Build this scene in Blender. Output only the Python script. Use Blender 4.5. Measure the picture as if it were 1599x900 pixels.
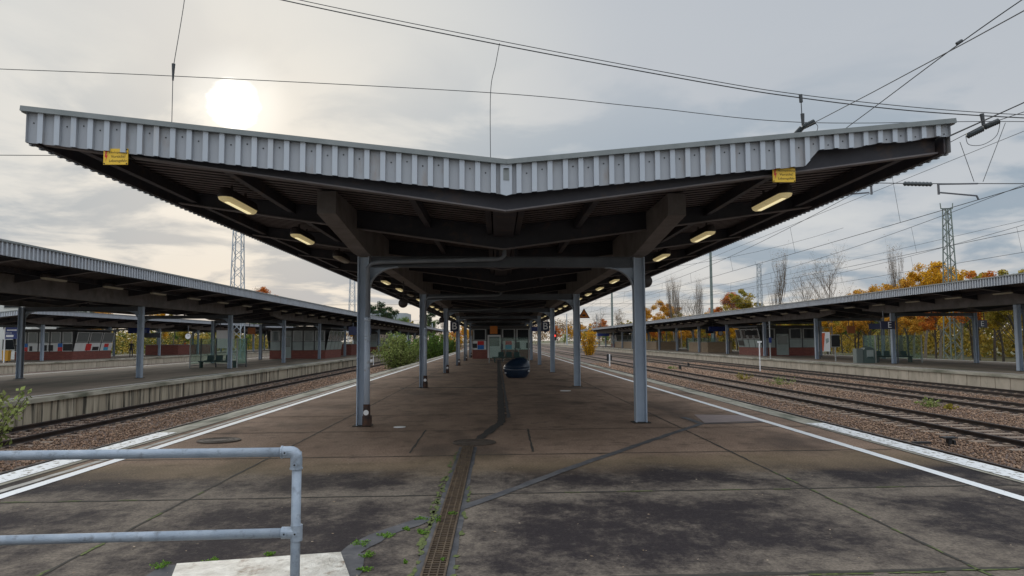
import bpy, math, random
import numpy as np
from mathutils import Vector, Matrix
R = math.radians
random.seed(7); rng = np.random.default_rng(11)
for o in list(bpy.data.objects): bpy.data.objects.remove(o)
S = bpy.context.scene
COL = S.collection

# ------------------------------------------------------------------ camera
EYE = 1.6; FP = 1155.0; PITCH = math.atan(82/FP); YAW = -math.atan(24/FP); ROLL = R(0.3)
cam = bpy.data.cameras.new('camera'); cam.sensor_width = 36; cam.lens = FP/1599*36
cam.clip_start = 0.05; cam.clip_end = 6000
co = bpy.data.objects.new('camera', cam); COL.objects.link(co)
M3 = Matrix.Rotation(YAW, 3, 'Z') @ Matrix.Rotation(math.pi/2+PITCH, 3, 'X') @ Matrix.Rotation(-ROLL, 3, 'Z')
co.matrix_world = Matrix.Translation((0, 0, EYE)) @ M3.to_4x4()
S.camera = co
def ray(u, v): return M3 @ Vector(((u-799.5)/FP, -(v-450)/FP, -1))
def G(u, v, z=0.0):
    r = ray(u, v); t = (z-EYE)/r.z; return Vector((r.x*t, r.y*t, z))
def D(u, v, y):
    r = ray(u, v); t = y/r.y; return Vector((r.x*t, y, EYE+r.z*t))

# ------------------------------------------------------------------ world and sun
sd = ray(365, 163).normalized()
EL = math.asin(sd.z); AZ = math.atan2(sd.x, sd.y)
w = bpy.data.worlds.new('World'); S.world = w; w.use_nodes = True
nt = w.node_tree; N = nt.nodes; L = nt.links
for n in list(N): N.remove(n)
def nn(t, **k):
    n = N.new(t)
    for a, b in k.items(): setattr(n, a, b)
    return n
def wm(op, a, b=None, c=None, clamp=False):
    n = nn('ShaderNodeMath', operation=op); n.use_clamp = clamp
    for i, x in enumerate((a, b, c)):
        if x is None: continue
        if isinstance(x, (int, float)): n.inputs[i].default_value = x
        else: L.new(x, n.inputs[i])
    return n.outputs[0]
def wmix(f, a, b):
    n = nn('ShaderNodeMix', data_type='RGBA')
    for s, x in ((n.inputs['Factor'], f), (n.inputs['A'], a), (n.inputs['B'], b)):
        if isinstance(x, (int, float)): s.default_value = x
        elif isinstance(x, tuple): s.default_value = (*x, 1)
        else: L.new(x, s)
    return n.outputs['Result']
def wramp(x, a, b):
    n = nn('ShaderNodeMapRange', interpolation_type='SMOOTHSTEP'); L.new(x, n.inputs[0])
    n.inputs[1].default_value = a; n.inputs[2].default_value = b; return n.outputs[0]
tc = nn('ShaderNodeTexCoord'); sx = nn('ShaderNodeSeparateXYZ'); L.new(tc.outputs['Generated'], sx.inputs[0])
zz = wm('MAXIMUM', sx.outputs[2], 0.0)
zd = wm('ADD', zz, 0.16)
cx = nn('ShaderNodeCombineXYZ'); L.new(wm('DIVIDE', sx.outputs[0], zd), cx.inputs[0]); L.new(wm('DIVIDE', sx.outputs[1], zd), cx.inputs[1])
def wnoise(scale, det, rough, off=(0, 0, 0), dist=0.0):
    mp = nn('ShaderNodeMapping'); L.new(cx.outputs[0], mp.inputs[0]); mp.inputs['Location'].default_value = off
    n = nn('ShaderNodeTexNoise'); L.new(mp.outputs[0], n.inputs['Vector']); n.inputs['Scale'].default_value = scale
    n.inputs['Detail'].default_value = det; n.inputs['Roughness'].default_value = rough; n.inputs['Distortion'].default_value = dist
    return n.outputs['Fac']
dt = nn('ShaderNodeVectorMath', operation='DOT_PRODUCT'); L.new(tc.outputs['Generated'], dt.inputs[0]); dt.inputs[1].default_value = sd
dot = dt.outputs['Value']
n1 = wnoise(0.9, 6, .55, (3.1, 1.7, 0), .3); n2 = wnoise(1.7, 7, .54, (7.7, 2.2, 0), .4); n3 = wnoise(.45, 3, .5, (1, 9, 0))
base = wmix(wramp(n3, .3, .7), (.44, .475, .525), (.525, .55, .58))
base = wmix(wramp(dot, .86, 1.0), base, (.62, .63, .62))
low = wm('SUBTRACT', 1.0, wramp(sx.outputs[2], .06, .34))
gl = wm('MULTIPLY', low, wramp(n1, .42, .62))
base = wmix(wm('MULTIPLY', gl, .55), base, (.70, .70, .68))
hz = wm('SUBTRACT', 1.0, wramp(sx.outputs[2], .0, .13))
base = wmix(wm('MULTIPLY', hz, .62), base, (.80, .72, .60))
band = wm('MULTIPLY', wm('SUBTRACT', 1.0, wramp(sx.outputs[2], .17, .42)), wramp(sx.outputs[2], .01, .06))
cl = wm('MULTIPLY', wm('MULTIPLY', wramp(n2, .43, .58), .85), band)
base = wmix(cl, base, (.265, .34, .42))
up = wm('MULTIPLY', wramp(n2, .54, .72), .22)
base = wmix(up, base, (.36, .40, .46))
back = wramp(wm('MULTIPLY', sx.outputs[1], -1.0), -.1, .7)  # unseen sky behind the camera, brightened as added fill
sky = nn('ShaderNodeTexSky', sky_type='NISHITA'); sky.sun_disc = False; sky.sun_elevation = EL; sky.sun_rotation = AZ
sky.air_density = 1.5; sky.dust_density = 3
bg1 = nn('ShaderNodeBackground'); L.new(sky.outputs[0], bg1.inputs[0]); bg1.inputs[1].default_value = .05
bg2 = nn('ShaderNodeBackground'); L.new(base, bg2.inputs[0]); zen = wramp(sx.outputs[2], .46, .95)   # overcast skies peak overhead; boosted out of view as added fill light
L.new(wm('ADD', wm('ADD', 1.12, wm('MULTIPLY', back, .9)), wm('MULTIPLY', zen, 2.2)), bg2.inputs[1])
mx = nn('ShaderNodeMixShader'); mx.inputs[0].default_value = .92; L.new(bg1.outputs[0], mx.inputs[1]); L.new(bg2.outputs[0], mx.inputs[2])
n4 = wnoise(14, 5, .6)
dotn = wm('ADD', dot, wm('MULTIPLY', wm('SUBTRACT', n4, .5), .0005))
disc = wramp(dotn, math.cos(R(1.95)), math.cos(R(.95)))
halo = wm('POWER', wramp(dot, math.cos(R(5)), 1.0), 2.0)
em = nn('ShaderNodeBackground'); em.inputs[0].default_value = (1, .96, .86, 1)
L.new(wm('ADD', wm('MULTIPLY', disc, 1.6), wm('MULTIPLY', halo, .20)), em.inputs[1])
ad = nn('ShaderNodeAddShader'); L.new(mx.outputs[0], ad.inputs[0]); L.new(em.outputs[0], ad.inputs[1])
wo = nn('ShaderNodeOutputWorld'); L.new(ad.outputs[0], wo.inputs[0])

sl = bpy.data.lights.new('sun', 'SUN'); sl.energy = .55; sl.angle = R(24); sl.color = (1, .93, .82)
so = bpy.data.objects.new('sun', sl); COL.objects.link(so)
so.rotation_euler = sd.to_track_quat('Z', 'Y').to_euler()
S.view_settings.view_transform = 'Standard'; S.view_settings.look = 'None'
S.view_settings.gamma = 1; S.view_settings.exposure = 0.0
S.render.resolution_x = 1024; S.render.resolution_y = 576

# ------------------------------------------------------------------ materials
MATS = {}
def mat(name, col, col2=None, rough=.7, scale=3.0, metal=0.0, bump=0.0, bscale=None, lo=.35, hi=.65, stretch=(1, 1, 1),
        emit=None, estr=0.0, alpha=1.0, trans=0.0, det=6, island=0.0, spec=.5, third=None, tscale=1.0, tlo=.5, thi=.7):
    if name in MATS: return MATS[name]
    m = bpy.data.materials.new(name); m.use_nodes = True; t = m.node_tree; n = t.nodes; l = t.links
    b = n['Principled BSDF']; b.inputs['Roughness'].default_value = rough; b.inputs['Metallic'].default_value = metal
    b.inputs['Specular IOR Level'].default_value = spec
    tcn = n.new('ShaderNodeTexCoord'); mp = n.new('ShaderNodeMapping'); l.new(tcn.outputs['Object'], mp.inputs[0]); mp.inputs['Scale'].default_value = stretch
    c = None
    def noise(sc, d=6):
        q = n.new('ShaderNodeTexNoise'); l.new(mp.outputs[0], q.inputs['Vector']); q.inputs['Scale'].default_value = sc; q.inputs['Detail'].default_value = d; q.inputs['Roughness'].default_value = .62
        return q.outputs['Fac']
    def rng_(x, a, b_):
        q = n.new('ShaderNodeMapRange'); l.new(x, q.inputs[0]); q.inputs[1].default_value = a; q.inputs[2].default_value = b_; return q.outputs[0]
    def mix(f, a, b_):
        q = n.new('ShaderNodeMix'); q.data_type = 'RGBA'; l.new(f, q.inputs['Factor'])
        for s, x in ((q.inputs['A'], a), (q.inputs['B'], b_)):
            if isinstance(x, tuple): s.default_value = (*x, 1)
            else: l.new(x, s)
        return q.outputs['Result']
    if col2:
        c = mix(rng_(noise(scale, det), lo, hi), col, col2)
        if third: c = mix(rng_(noise(tscale, 7), tlo, thi), c, third)
        if island:
            g = n.new('ShaderNodeNewGeometry'); hs = n.new('ShaderNodeHueSaturation'); l.new(c, hs.inputs['Color'])
            l.new(rng_(g.outputs['Random Per Island'], -island, 1+island), hs.inputs['Value'])
            q = n.new('ShaderNodeMath'); q.operation = 'MULTIPLY_ADD'; l.new(g.outputs['Random Per Island'], q.inputs[0]); q.inputs[1].default_value = 1.1; q.inputs[2].default_value = .45
            l.new(q.outputs[0], hs.inputs['Value']); c = hs.outputs['Color']
        l.new(c, b.inputs['Base Color'])
    else: b.inputs['Base Color'].default_value = (*col, 1)
    if bump:
        bp = n.new('ShaderNodeBump'); bp.inputs['Strength'].default_value = bump; bp.inputs['Distance'].default_value = .02
        l.new(noise(bscale or scale*6), bp.inputs['Height']); l.new(bp.outputs[0], b.inputs['Normal'])
    if emit: b.inputs['Emission Color'].default_value = (*emit, 1); b.inputs['Emission Strength'].default_value = estr
    out = n['Material Output']
    if trans:
        tr = n.new('ShaderNodeBsdfTranslucent'); ms = n.new('ShaderNodeMixShader'); ms.inputs[0].default_value = trans
        if c is not None: l.new(c, tr.inputs[0])
        else: tr.inputs[0].default_value = (*col, 1)
        l.new(b.outputs[0], ms.inputs[1]); l.new(tr.outputs[0], ms.inputs[2]); l.new(ms.outputs[0], out.inputs[0])
    if alpha < 1:
        tr = n.new('ShaderNodeBsdfTransparent'); tr.inputs[0].default_value = (.84, .93, .90, 1); ms = n.new('ShaderNodeMixShader'); ms.inputs[0].default_value = alpha
        l.new(tr.outputs[0], ms.inputs[1]); l.new(b.outputs[0], ms.inputs[2]); l.new(ms.outputs[0], out.inputs[0])
    MATS[name] = m; return m

def platform_mat():
    m = bpy.data.materials.new('platform_concrete'); m.use_nodes = True; t = m.node_tree; n = t.nodes; l = t.links; b = n['Principled BSDF']
    tcn = n.new('ShaderNodeTexCoord'); OB = tcn.outputs['Object']
    sp = n.new('ShaderNodeSeparateXYZ'); l.new(OB, sp.inputs[0])
    def noise(sc, d=6, ro=.6, st=(1, 1, 1), off=(0, 0, 0)):
        mp = n.new('ShaderNodeMapping'); l.new(OB, mp.inputs[0]); mp.inputs['Scale'].default_value = st; mp.inputs['Location'].default_value = off
        q = n.new('ShaderNodeTexNoise'); l.new(mp.outputs[0], q.inputs['Vector']); q.inputs['Scale'].default_value = sc; q.inputs['Detail'].default_value = d; q.inputs['Roughness'].default_value = ro
        return q.outputs['Fac']
    def mth(op, a, b_=None, c=None):
        q = n.new('ShaderNodeMath'); q.operation = op
        for i, x in enumerate((a, b_, c)):
            if x is None: continue
            if isinstance(x, (int, float)): q.inputs[i].default_value = x
            else: l.new(x, q.inputs[i])
        return q.outputs[0]
    def ss(x, a, b_):
        q = n.new('ShaderNodeMapRange'); q.interpolation_type = 'SMOOTHSTEP'; l.new(x, q.inputs[0]); q.inputs[1].default_value = a; q.inputs[2].default_value = b_; return q.outputs[0]
    def mix(f, a, b_):
        q = n.new('ShaderNodeMix'); q.data_type = 'RGBA'
        if isinstance(f, (int, float)): q.inputs['Factor'].default_value = f
        else: l.new(f, q.inputs['Factor'])
        for s, x in ((q.inputs['A'], a), (q.inputs['B'], b_)):
            if isinstance(x, tuple): s.default_value = (*x, 1)
            else: l.new(x, s)
        return q.outputs['Result']
    big = noise(.55, 5, .6); mid = noise(2.3, 8, .66); fine = noise(38, 4, .7); grain = noise(150, 2, .7)
    dry = mix(ss(noise(1.1, 7, .65, (1, .35, 1)), .3, .7), (.215, .148, .106), (.32, .225, .162))
    dry = mix(ss(mid, .50, .72), dry, (.14, .10, .075))
    dry = mix(ss(noise(.42, 4, .6, (1, .5, 1), (4, 2, 0)), .52, .68), dry, (.125, .09, .068))
    yy = mth('MULTIPLY_ADD', sp.outputs[0], -.04, sp.outputs[1])
    fy = mth('PINGPONG', mth('SUBTRACT', yy, 5.05), 1.4)
    fxl = mth('ABSOLUTE', mth('SUBTRACT', mth('ABSOLUTE', mth('SUBTRACT', sp.outputs[0], .09)), 3.24))
    fxc = mth('ABSOLUTE', mth('ADD', sp.outputs[0], .44))
    edge = mth('MINIMUM', mth('MINIMUM', mth('MULTIPLY', fy, 1.25), fxl), fxc)
    # each slab weathers differently
    cell = n.new('ShaderNodeCombineXYZ')
    l.new(mth('FLOOR', mth('DIVIDE', mth('ADD', sp.outputs[0], 3.15), 3.24)), cell.inputs[0]); l.new(mth('FLOOR', mth('DIVIDE', mth('SUBTRACT', yy, 5.05), 2.8)), cell.inputs[1])
    wn = n.new('ShaderNodeTexWhiteNoise'); wn.noise_dimensions = '3D'; l.new(cell.outputs[0], wn.inputs['Vector'])
    med = noise(7.5, 9, .74, (1, .8, 1), (3, 1, 0)); blot = noise(1.7, 8, .68, (1, .75, 1), (9, 5, 0))
    a_ = mth('ADD', mth('MULTIPLY', ss(edge, .0, .95), .62), mth('MULTIPLY', mth('SUBTRACT', blot, .5), 2.6))
    a_ = mth('ADD', a_, mth('MULTIPLY', mth('SUBTRACT', med, .5), 1.9))
    a_ = mth('ADD', a_, mth('MULTIPLY', mth('SUBTRACT', wn.outputs['Value'], .35), .30))
    patch = ss(a_, -.35, .85)
    wet = mix(patch, (.175, .145, .115), (.026, .021, .022))
    wet = mix(mth('MULTIPLY', ss(noise(11, 6, .75), .52, .80), .6), wet, (.13, .112, .095))
    yl = mth('ADD', yy, mth('MULTIPLY', mth('SUBTRACT', noise(.8, 5), .5), 1.8))
    under = ss(yl, 8.7, 10.2)
    olive = mth('MULTIPLY', mth('MULTIPLY', ss(yl, 8.7, 9.7), mth('SUBTRACT', 1.0, ss(yl, 9.8, 10.8))), .38)
    c = mix(under, wet, dry)
    c = mix(olive, c, (.135, .108, .050))
    g2 = mth('MULTIPLY_ADD', fine, 2.2, -.10); q = n.new('ShaderNodeHueSaturation'); l.new(c, q.inputs['Color']); l.new(g2, q.inputs['Value']); c = q.outputs[0]
    c = mix(mth('MULTIPLY', ss(grain, .66, .74), .5), c, (.36, .33, .30))
    l.new(c, b.inputs['Base Color'])
    rr = mth('MULTIPLY_ADD', patch, -.10, .92); l.new(mth('ADD', rr, mth('MULTIPLY', under, .05)), b.inputs['Roughness']); b.inputs['Specular IOR Level'].default_value = .14
    bp = n.new('ShaderNodeBump'); bp.inputs['Strength'].default_value = .5; bp.inputs['Distance'].default_value = .006
    l.new(mth('ADD', grain, mth('MULTIPLY', mid, 2)), bp.inputs['Height']); l.new(bp.outputs[0], b.inputs['Normal'])
    return m
PLAT = platform_mat()
def brick_mat(name, a, b_, mo):
    m = bpy.data.materials.new(name); m.use_nodes = True; n = m.node_tree.nodes; l = m.node_tree.links; b = n['Principled BSDF']
    tcn = n.new('ShaderNodeTexCoord'); sp = n.new('ShaderNodeSeparateXYZ'); l.new(tcn.outputs['Object'], sp.inputs[0])
    ad_ = n.new('ShaderNodeMath'); ad_.operation = 'ADD'; l.new(sp.outputs[0], ad_.inputs[0]); l.new(sp.outputs[1], ad_.inputs[1])
    cb = n.new('ShaderNodeCombineXYZ'); l.new(ad_.outputs[0], cb.inputs[0]); l.new(sp.outputs[2], cb.inputs[1])
    br = n.new('ShaderNodeTexBrick'); l.new(cb.outputs[0], br.inputs['Vector']); br.inputs['Color1'].default_value = (*a, 1); br.inputs['Color2'].default_value = (*b_, 1); br.inputs['Mortar'].default_value = (*mo, 1)
    br.inputs['Scale'].default_value = 1; br.inputs['Brick Width'].default_value = .25; br.inputs['Row Height'].default_value = .083; br.inputs['Mortar Size'].default_value = .006
    l.new(br.outputs[0], b.inputs['Base Color']); b.inputs['Roughness'].default_value = .85
    return m
BRICK = brick_mat('red_brick', (.19, .045, .035), (.26, .07, .05), (.2, .16, .14))
BRICK2 = brick_mat('tan_brick', (.40, .29, .18), (.33, .23, .14), (.3, .25, .2))
STEEL = mat('painted_steel', (.35, .42, .51), (.43, .50, .59), .5, 1.5, bump=.1, third=(.15, .12, .11), tscale=2.5, tlo=.66, thi=.78)
STEELD = mat('dark_painted_steel', (.07, .075, .085), (.10, .105, .12), .6, 2)
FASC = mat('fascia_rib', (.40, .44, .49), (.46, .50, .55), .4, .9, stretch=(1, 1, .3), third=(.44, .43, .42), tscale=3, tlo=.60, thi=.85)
FASR = mat('fascia_recess_shade', (.32, .34, .37), (.37, .39, .42), .5, .9, stretch=(1, 1, .3), third=(.27, .22, .18), tscale=4.5, tlo=.54, thi=.80)  # recess shade put into the colour, along with rusty grime
CAPM = mat('flashing', (.17, .19, .19), (.23, .25, .25), .5, 3)
HOLE = mat('dark_hole', (.02, .02, .02), rough=.9)
SHEETD = mat('roof_sheet_recess_shade', (.035, .03, .03), (.06, .05, .048), .7, 1.2)  # corrugation recesses coloured near black to stand in for shade
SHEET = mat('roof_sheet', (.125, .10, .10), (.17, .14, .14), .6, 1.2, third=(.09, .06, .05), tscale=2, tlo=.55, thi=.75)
XBEAM = mat('crossbeam_shade_paint', (.07, .08, .095), (.115, .125, .145), .55, 1.5)  # darker than the column steel: shade under the roof put into the colour
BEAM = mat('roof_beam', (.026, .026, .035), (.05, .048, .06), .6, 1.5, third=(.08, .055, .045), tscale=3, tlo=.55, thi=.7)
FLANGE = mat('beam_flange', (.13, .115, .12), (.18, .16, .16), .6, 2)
CONC = mat('beam_concrete', (.17, .155, .15), (.24, .22, .21), .85, 2, bump=.3, third=(.15, .13, .12), tscale=1.5, tlo=.52, thi=.7)
PIPE = mat('pipe_paint', (.40, .46, .55), (.48, .54, .62), .45, 2, third=(.22, .19, .17), tscale=7, tlo=.60, thi=.70)
RUST = mat('rusty_base', (.022, .020, .022), (.09, .04, .022), .8, 7)
ZINC = mat('galvanised_tube', (.25, .30, .36), (.34, .39, .45), .45, 9, metal=.2, third=(.16, .18, .20), tscale=22, tlo=.54, thi=.72, bump=.25, bscale=120)
WALLC = mat('wall_concrete', (.30, .25, .18), (.56, .49, .37), .85, 1.3, stretch=(1, 1.6, .12), bump=.3, third=(.055, .048, .035), tscale=2.2, tlo=.48, thi=.62)
WALLR = mat('pale_wall_concrete', (.40, .35, .27), (.56, .49, .39), .85, 1.0, stretch=(1, 1, .4), bump=.2, third=(.22, .19, .15), tscale=2.2, tlo=.56, thi=.75)
COPE = mat('coping_concrete', (.27, .25, .19), (.46, .43, .35), .85, 2.5, stretch=(1, .25, 1), third=(.12, .125, .085), tscale=1.5, tlo=.5, thi=.65)
PAVE2 = mat('side_platform_paving', (.17, .135, .10), (.30, .24, .18), .85, .9, stretch=(1, .2, 1), third=(.09, .09, .06), tscale=.6, tlo=.5, thi=.7)
def worn_paint(name, hole, lo, hi):
    return mat(name, hole, (.80, .81, .80), .6, 9, lo=lo, hi=hi, det=9, stretch=(1.6, .8, 1))
WHITE = worn_paint('worn_white_line', (.20, .18, .16), .30, .36)
WHITE2 = worn_paint('flaking_white_paint', (.26, .24, .20), .40, .47)
PALE = mat('pale_strip', (.52, .50, .45), (.30, .28, .24), .8, 3)
ASPH = mat('asphalt_seal', (.045, .045, .05), (.09, .088, .09), .8, 5, third=(.16, .15, .14), tscale=4, tlo=.58, thi=.75)
JOINT = mat('joint_dirt', (.022, .02, .017), (.05, .042, .03), .9, 8)
MOSS = mat('joint_moss', (.05, .06, .02), (.12, .15, .035), .9, 30)
PINK = mat('pink_concrete', (.24, .19, .18), (.29, .235, .215), .85, 5)
IRON = mat('cast_iron', (.055, .042, .034), (.10, .075, .055), .7, 14, bump=.6, bscale=90)
GRATE = mat('rusty_grate', (.045, .028, .017), (.11, .075, .042), .7, 12)
BALL = mat('ballast_bed', (.095, .06, .045), (.22, .15, .115), .95, 16, bump=1.0, bscale=22, third=(.055, .04, .033), tscale=12, tlo=.48, thi=.62)
STONE = mat('ballast_stone', (.185, .108, .066), (.30, .20, .135), .9, 1.5, island=.3)
STONED = mat('oily_ballast_stone', (.085, .055, .04), (.15, .10, .075), .8, 1.5, island=.3)
GROUND = mat('open_ground', (.08, .075, .035), (.15, .125, .06), .95, .3, third=(.05, .07, .025), tscale=.08, tlo=.45, thi=.6)
RAIL = mat('rail_steel', (.016, .012, .012), (.045, .027, .02), .55, 3, metal=.2)
SLEEP = mat('sleeper_concrete', (.17, .125, .09), (.25, .19, .145), .9, 3)
WIREM = mat('wire', (.04, .045, .05), rough=.5)
INSUL = mat('insulator_glaze', (.05, .06, .065), rough=.3)
MASTM = mat('mast_zinc', (.30, .35, .39), (.38, .43, .47), .5, 2)
MASTG = mat('mast_green_paint', (.13, .17, .155), (.18, .22, .20), .6, 2)
LENS = mat('lamp_lens', (.75, .66, .42), (.60, .50, .30), .35, 6, emit=(1, .80, .38), estr=.24)
LENSOFF = mat('lamp_lens_unlit', (.42, .38, .28), rough=.4)
HOUS = mat('lamp_housing', (.045, .035, .033), rough=.5)
YEL = mat('yellow_enamel', (.72, .44, .02), (.80, .52, .04), .4, 5, third=(.5, .22, .04), tscale=6, tlo=.62, thi=.75)
BLK = mat('black_paint', (.012, .012, .014), rough=.5)
BRN = mat('faded_lettering', (.045, .025, .008), rough=.6)
BLUE = mat('sign_blue', (.012, .03, .16), rough=.4)
NAVY = mat('sign_navy', (.008, .013, .045), rough=.4)
WHT = mat('white_enamel', (.78, .78, .78), rough=.5)
ORG = mat('sign_orange', (.55, .16, .01), rough=.5)
ORG2 = mat('sign_rust_orange', (.40, .12, .03), rough=.5)
RED = mat('poster_red', (.62, .03, .03), rough=.5)
PBLUE = mat('poster_blue', (.02, .16, .52), rough=.5)
PCYAN = mat('poster_cyan', (.05, .38, .62), rough=.5)
PANEL = mat('kiosk_panel', (.78, .79, .78), (.70, .71, .70), .5, 2)
PANELG = mat('grey_green_panel', (.36, .42, .40), (.28, .33, .32), .5, 2)
FRAMEM = mat('window_frame_paint', (.42, .43, .42), rough=.5)
DGLASS = mat('dark_window_glass', (.012, .014, .017), rough=.25, spec=.15)
PGLASS = mat('pale_window_glass', (.11, .135, .135), rough=.15, spec=.4)
GLASS = mat('shelter_glass', (.42, .55, .50), rough=.06, alpha=.16, spec=.7)
KROOF = mat('kiosk_roof', (.09, .09, .09), rough=.8)
BRK2 = mat('brown_notice', (.16, .05, .02), rough=.7)
BIN = mat('grit_bin_plastic', (.010, .022, .045), (.014, .030, .058), .32, 3, spec=.6)
SLAB = mat('worn_slab', (.30, .28, .24), (.60, .58, .52), .28, 7, bump=.5, bscale=30, third=(.12, .07, .035), tscale=4, tlo=.56, thi=.66)
REDL = mat('signal_red_light', (.8, .02, .02), emit=(1, .05, .03), estr=2.0)
BENCH = mat('bench_green', (.03, .07, .065), rough=.5)
PLAST = mat('render_white', (.60, .60, .58), (.54, .54, .52), .8, .5)
BARK = mat('bark', (.06, .048, .04), (.13, .11, .09), .95, 4)
BARKB = mat('bare_bark', (.15, .12, .095), (.21, .175, .14), .95, 3)
BARKP = mat('pale_bark', (.24, .21, .17), (.32, .29, .25), .9, 4)
def leafm(name, a, b_, tr=.35): return mat(name, a, b_, .75, .9, lo=.38, hi=.62, trans=tr, island=.4, spec=.25)
L_OR = leafm('leaf_orange', (.56, .26, .035), (.60, .36, .05)); L_YE = leafm('leaf_gold', (.66, .40, .03), (.58, .30, .02))
L_GY = leafm('leaf_olive', (.24, .23, .04), (.46, .32, .04)); L_GR = leafm('leaf_green', (.08, .15, .03), (.17, .26, .05))
L_DG = leafm('leaf_dark_green', (.025, .05, .022), (.05, .085, .03)); L_RD = leafm('leaf_rust', (.44, .12, .02), (.55, .20, .03))
L_BR = leafm('leaf_brown', (.19, .12, .06), (.26, .17, .08)); L_PG = leafm('leaf_pale_green', (.20, .26, .07), (.32, .35, .12))
L_FR = leafm('weed_leaf', (.13, .26, .03), (.20, .36, .05))

# ------------------------------------------------------------------ mesh builder
class MB:
    def __init__(s): s.v = []; s.f = []; s.m = []; s.xf = None
    def add(s, vs, fs, mi=0):
        k = len(s.v); s.v += [tuple(v) for v in vs]; s.f += [tuple(i+k for i in f) for f in fs]; s.m += [mi]*len(fs); return s
    def box(s, x0, x1, y0, y1, z0, z1, mi=0):
        return s.add([(x0,y0,z0),(x1,y0,z0),(x1,y1,z0),(x0,y1,z0),(x0,y0,z1),(x1,y0,z1),(x1,y1,z1),(x0,y1,z1)],
              [(3,2,1,0),(4,5,6,7),(0,1,5,4),(1,2,6,5),(2,3,7,6),(3,0,4,7)], mi)
    def bar(s, a, b, w, h, mi=0, up=(0, 0, 1)):
        a = Vector(a); b = Vector(b); d = (b-a).normalized(); u = Vector(up)
        if abs(d.dot(u)) > .98: u = Vector((0, 1, 0))
        x = d.cross(u).normalized()*w/2; z = x.cross(d).normalized()*h/2
        vs = [p+sx_*x+sz*z for p in (a, b) for sx_, sz in ((-1,-1),(1,-1),(1,1),(-1,1))]
        return s.add(vs, [(0,1,2,3),(7,6,5,4),(0,4,5,1),(1,5,6,2),(2,6,7,3),(3,7,4,0)], mi)
    def tube(s, pts, r, n=8, mi=0, cap=True):
        pts = [Vector(p) for p in pts]; rs = r if isinstance(r, (list, tuple)) else [r]*len(pts); k = len(s.v); ref = None
        for i, p in enumerate(pts):
            d = (pts[min(i+1, len(pts)-1)]-pts[max(i-1, 0)]).normalized()
            if ref is None: ref = Vector((0, 0, 1)) if abs(d.z) < .9 else Vector((1, 0, 0))
            x = (ref-d*ref.dot(d)).normalized(); y = d.cross(x); ref = x
            for j in range(n):
                a = 2*math.pi*j/n; s.v.append(tuple(p+(x*math.cos(a)+y*math.sin(a))*rs[i]))
        for i in range(len(pts)-1):
            for j in range(n):
                a = k+i*n+j; b = k+i*n+(j+1) % n; s.f.append((a, b, b+n, a+n)); s.m.append(mi)
        if cap:
            s.f.append(tuple(k+j for j in range(n))[::-1]); s.m.append(mi); e = k+(len(pts)-1)*n
            s.f.append(tuple(e+j for j in range(n))); s.m.append(mi)
        return s
    def poly(s, pts, n, t, mi=0):   # flat polygon extruded by t along n
        n = Vector(n)*t; k = len(pts); vs = [Vector(p) for p in pts]+[Vector(p)+n for p in pts]
        fs = [tuple(range(k))[::-1], tuple(range(k, 2*k))]+[(i, (i+1) % k, (i+1) % k+k, i+k) for i in range(k)]
        return s.add(vs, fs, mi)
    def lathe(s, prof, c=(0, 0, 0), n=20, mi=0):
        k = len(s.v)
        for r, z in prof:
            for j in range(n): a = 2*math.pi*j/n; s.v.append((c[0]+r*math.cos(a), c[1]+r*math.sin(a), c[2]+z))
        for i in range(len(prof)-1):
            for j in range(n): a = k+i*n+j; b = k+i*n+(j+1) % n; s.f.append((a, b, b+n, a+n)); s.m.append(mi)
        s.f.append(tuple(k+j for j in range(n))[::-1]); s.m.append(mi); e = k+(len(prof)-1)*n
        s.f.append(tuple(e+j for j in range(n))); s.m.append(mi); return s
    def mesh(s, name, mats, off=(0, 0, 0), smooth=False):
        me = bpy.data.meshes.new(name); o = Vector(off)
        vs = [(v[0]-o.x, v[1]-o.y, v[2]-o.z) for v in s.v] if o.length else s.v
        me.from_pydata(vs, [], s.f)
        for q in (mats if isinstance(mats, (list, tuple)) else [mats]): me.materials.append(q)
        me.polygons.foreach_set('material_index', s.m)
        if smooth: me.polygons.foreach_set('use_smooth', [True]*len(me.polygons))
        me.update(); return me
    def build(s, name, mats, parent=None, world=True, smooth=False, struct=False):
        if parent is not None:
            off = wloc(parent) if world else (0, 0, 0)
        elif struct: off = (0, 0, 0)
        else:
            a = np.array(s.v); off = (float(a[:, 0].mean()), float(a[:, 1].mean()), float(a[:, 2].min()))
        o = bpy.data.objects.new(name, s.mesh(name, mats, off, smooth)); COL.objects.link(o)
        if parent is not None: o.parent = parent
        elif not struct: o.location = off
        return o
def wloc(o):
    v = Vector((0, 0, 0))
    while o is not None: v += o.location; o = o.parent
    return v
def empty(name, loc=(0, 0, 0), rz=0):
    o = bpy.data.objects.new(name, None); COL.objects.link(o); o.location = loc; o.rotation_euler = (0, 0, rz); o.empty_display_size = .2; return o
def tag(o, label=None, cat=None, group=None, kind=None):
    if label: o['label'] = label
    if cat: o['category'] = cat
    if group: o['group'] = group
    if kind: o['kind'] = kind
    return o
def dup(o, loc=None, rz=None, label=None, parent=None, scale=None):
    c = o.copy(); COL.objects.link(c)
    if parent is not None: c.parent = parent
    if loc is not None: c.location = loc
    if rz is not None: c.rotation_euler = (0, 0, rz)
    if scale is not None: c.scale = scale
    if label: c['label'] = label
    for ch in list(o.children): dup(ch, parent=c)
    return c
def struct(mb, name, mats, smooth=False): return tag(mb.build(name, mats, struct=True, smooth=smooth), kind='structure')
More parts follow.
